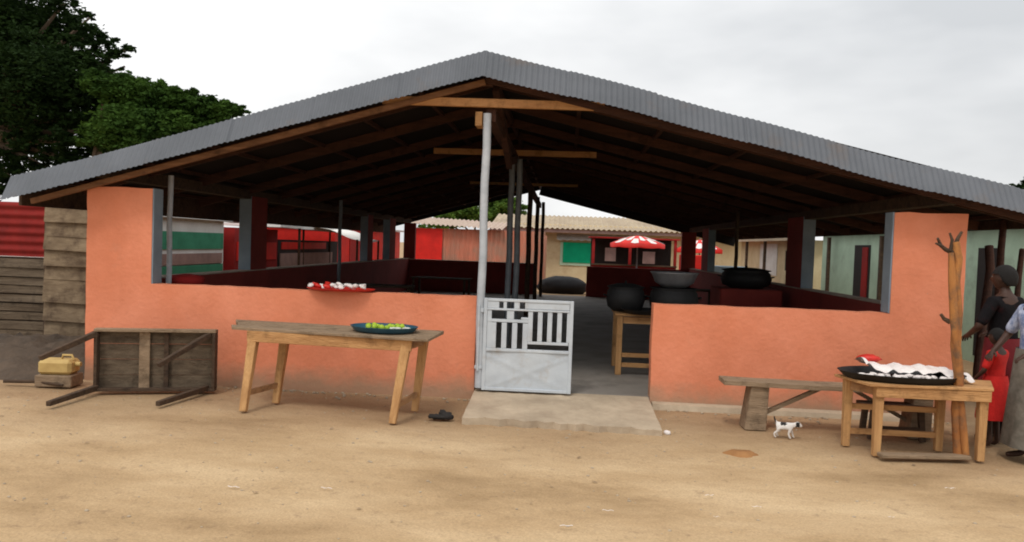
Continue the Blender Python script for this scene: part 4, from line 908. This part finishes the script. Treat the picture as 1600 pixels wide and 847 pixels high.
# ------------------------------------------------------------------ trees
def tree(name, label, trunk_xy, th, blobs, nleaf, lsize, m, group=None):
    """blobs: (centre, radius) foliage clumps; trunk with limbs to each clump; leaves are small bent faces"""
    x, y = trunk_xy; o = empty(name, (x, y, 0), label=label, cat='tree', group=group)
    lb = Vector((x, y, 0)); tk = MB(); top_ = Vector((0, 0, th*.55)); r0_ = .05*th
    tk.tube([(0, 0, -.1), (.05, 0, th*.2), (-.04, .05, th*.4), top_], [r0_*1.2, r0_, r0_*.8, r0_*.65], 12, .1)
    for c, r in blobs:
        e_ = Vector(c)-lb; md = top_.lerp(e_, .5)+Vector((0, 0, -.08*(e_-top_).length)); tk.tube([top_-Vector((0, 0, .3)), md, e_], [r0_*.4, r0_*.2, r0_*.06], 7, .1)
    tk.build('trunk', 'bark', o)
    rs_ = np.array([b[1] for b in blobs]); wts = rs_**2/np.sum(rs_**2); cs = np.array([tuple(Vector(b[0])-lb) for b in blobs])
    # sub clumps
    K = nleaf//70; bi = rng.choice(len(blobs), K, p=wts); d = rng.normal(size=(K, 3)); d /= np.linalg.norm(d, axis=1)[:, None]
    sc = cs[bi]+d*(rs_[bi]*rng.uniform(.4, 1.12, K))[:, None]*np.array([1, 1, .75]); sr = rs_[bi]*rng.uniform(.12, .26, K)
    ci = rng.integers(0, K, nleaf); p = sc[ci]+rng.normal(size=(nleaf, 3))*(sr[ci]*.55)[:, None]*np.array([1.25, 1.25, .55])
    a = rng.normal(size=(nleaf, 3)); a[:, 2] *= .45; a /= np.linalg.norm(a, axis=1)[:, None]
    b = np.cross(a, rng.normal(size=(nleaf, 3))); b /= np.linalg.norm(b, axis=1)[:, None]
    s_ = lsize*rng.uniform(.6, 1.3, nleaf)[:, None]
    q = np.stack([p-a*s_, p+b*s_*.45, p+a*s_, p-b*s_*.45], 1).reshape(-1, 3)
    me = bpy.data.meshes.new('crown'); me.vertices.add(len(q)); me.vertices.foreach_set('co', q.ravel()); me.loops.add(len(q)); me.loops.foreach_set('vertex_index', np.arange(len(q)))
    me.polygons.add(nleaf); me.polygons.foreach_set('loop_start', np.arange(0, len(q), 4)); me.polygons.foreach_set('loop_total', np.full(nleaf, 4)); me.update(); me.validate()
    me.materials.append(M[m]); c = bpy.data.objects.new('crown', me); C.objects.link(c); c.parent = o
    return o
Yd = 19.0
def B(u_, v_, r_, y): return (P(u_, v_, y), r_*y/FPX)
tree('dark_tree', 'huge dark leafy tree rising behind the left roof edge', (P(-60, 400, Yd).x, Yd), 8.5,
     [B(20, 40, 85, Yd), B(75, 45, 62, Yd+1), B(130, 60, 34, Yd-.5), B(165, 78, 30, Yd), B(196, 78, 17, Yd), B(50, 130, 95, Yd-1), B(120, 140, 62, Yd), B(-60, 60, 130, Yd), B(-40, 190, 110, Yd+.5), B(40, 205, 50, Yd), B(-120, 130, 140, Yd+1), B(105, 195, 50, Yd+1.5), B(-150, 10, 120, Yd), B(195, 104, 12, Yd), B(165, 115, 32, Yd+1), B(5, 245, 24, Yd-.5), B(150, 180, 45, Yd), B(-60, 260, 50, Yd), B(140, 28, 12, Yd), B(100, 5, 22, Yd), B(115, 225, 40, Yd-1.2), B(60, 225, 42, Yd-1), B(150, 205, 40, Yd-1), B(130, 110, 50, Yd-.5), B(15, 275, 38, Yd-.6), B(75, 262, 30, Yd-.6), B(115, 250, 26, Yd-1), B(-40, 290, 50, Yd)], 190000, .062, 'leaf_d')
Yg = 17.6
tree('green_tree', 'lighter green leafy tree behind the left roof slope', (-11.3, Yg), 5.6,
     [B(165, 135, 30, Yg), B(200, 150, 40, Yg), B(240, 160, 38, Yg), B(210, 205, 50, Yg-.6), B(275, 160, 28, Yg), B(315, 170, 26, Yg), B(350, 174, 20, Yg), B(378, 172, 9, Yg), B(270, 205, 45, Yg), B(165, 215, 32, Yg), B(252, 138, 14, Yg+1), B(300, 146, 10, Yg), B(320, 205, 35, Yg)], 110000, .06, 'leaf_g')
Yr = 42
tree('far_tree', 'bright green tree rising over the rusty shed behind the hall', (P(740, 400, Yr).x, Yr), 4.0,
     [B(710, 338, 22, Yr), B(745, 326, 32, Yr), B(785, 328, 30, Yr), B(690, 345, 18, Yr), B(805, 338, 14, Yr), B(665, 350, 14, Yr)], 16000, .14, 'leaf_f')
Yq = 20
tree('right_tree', 'dark treetop just showing above the right roof corner', (P(1640, 400, Yq).x, Yq), 4.6,
     [B(1600, 300, 22, Yq), B(1650, 300, 40, Yq)], 9000, .09, 'leaf_d')
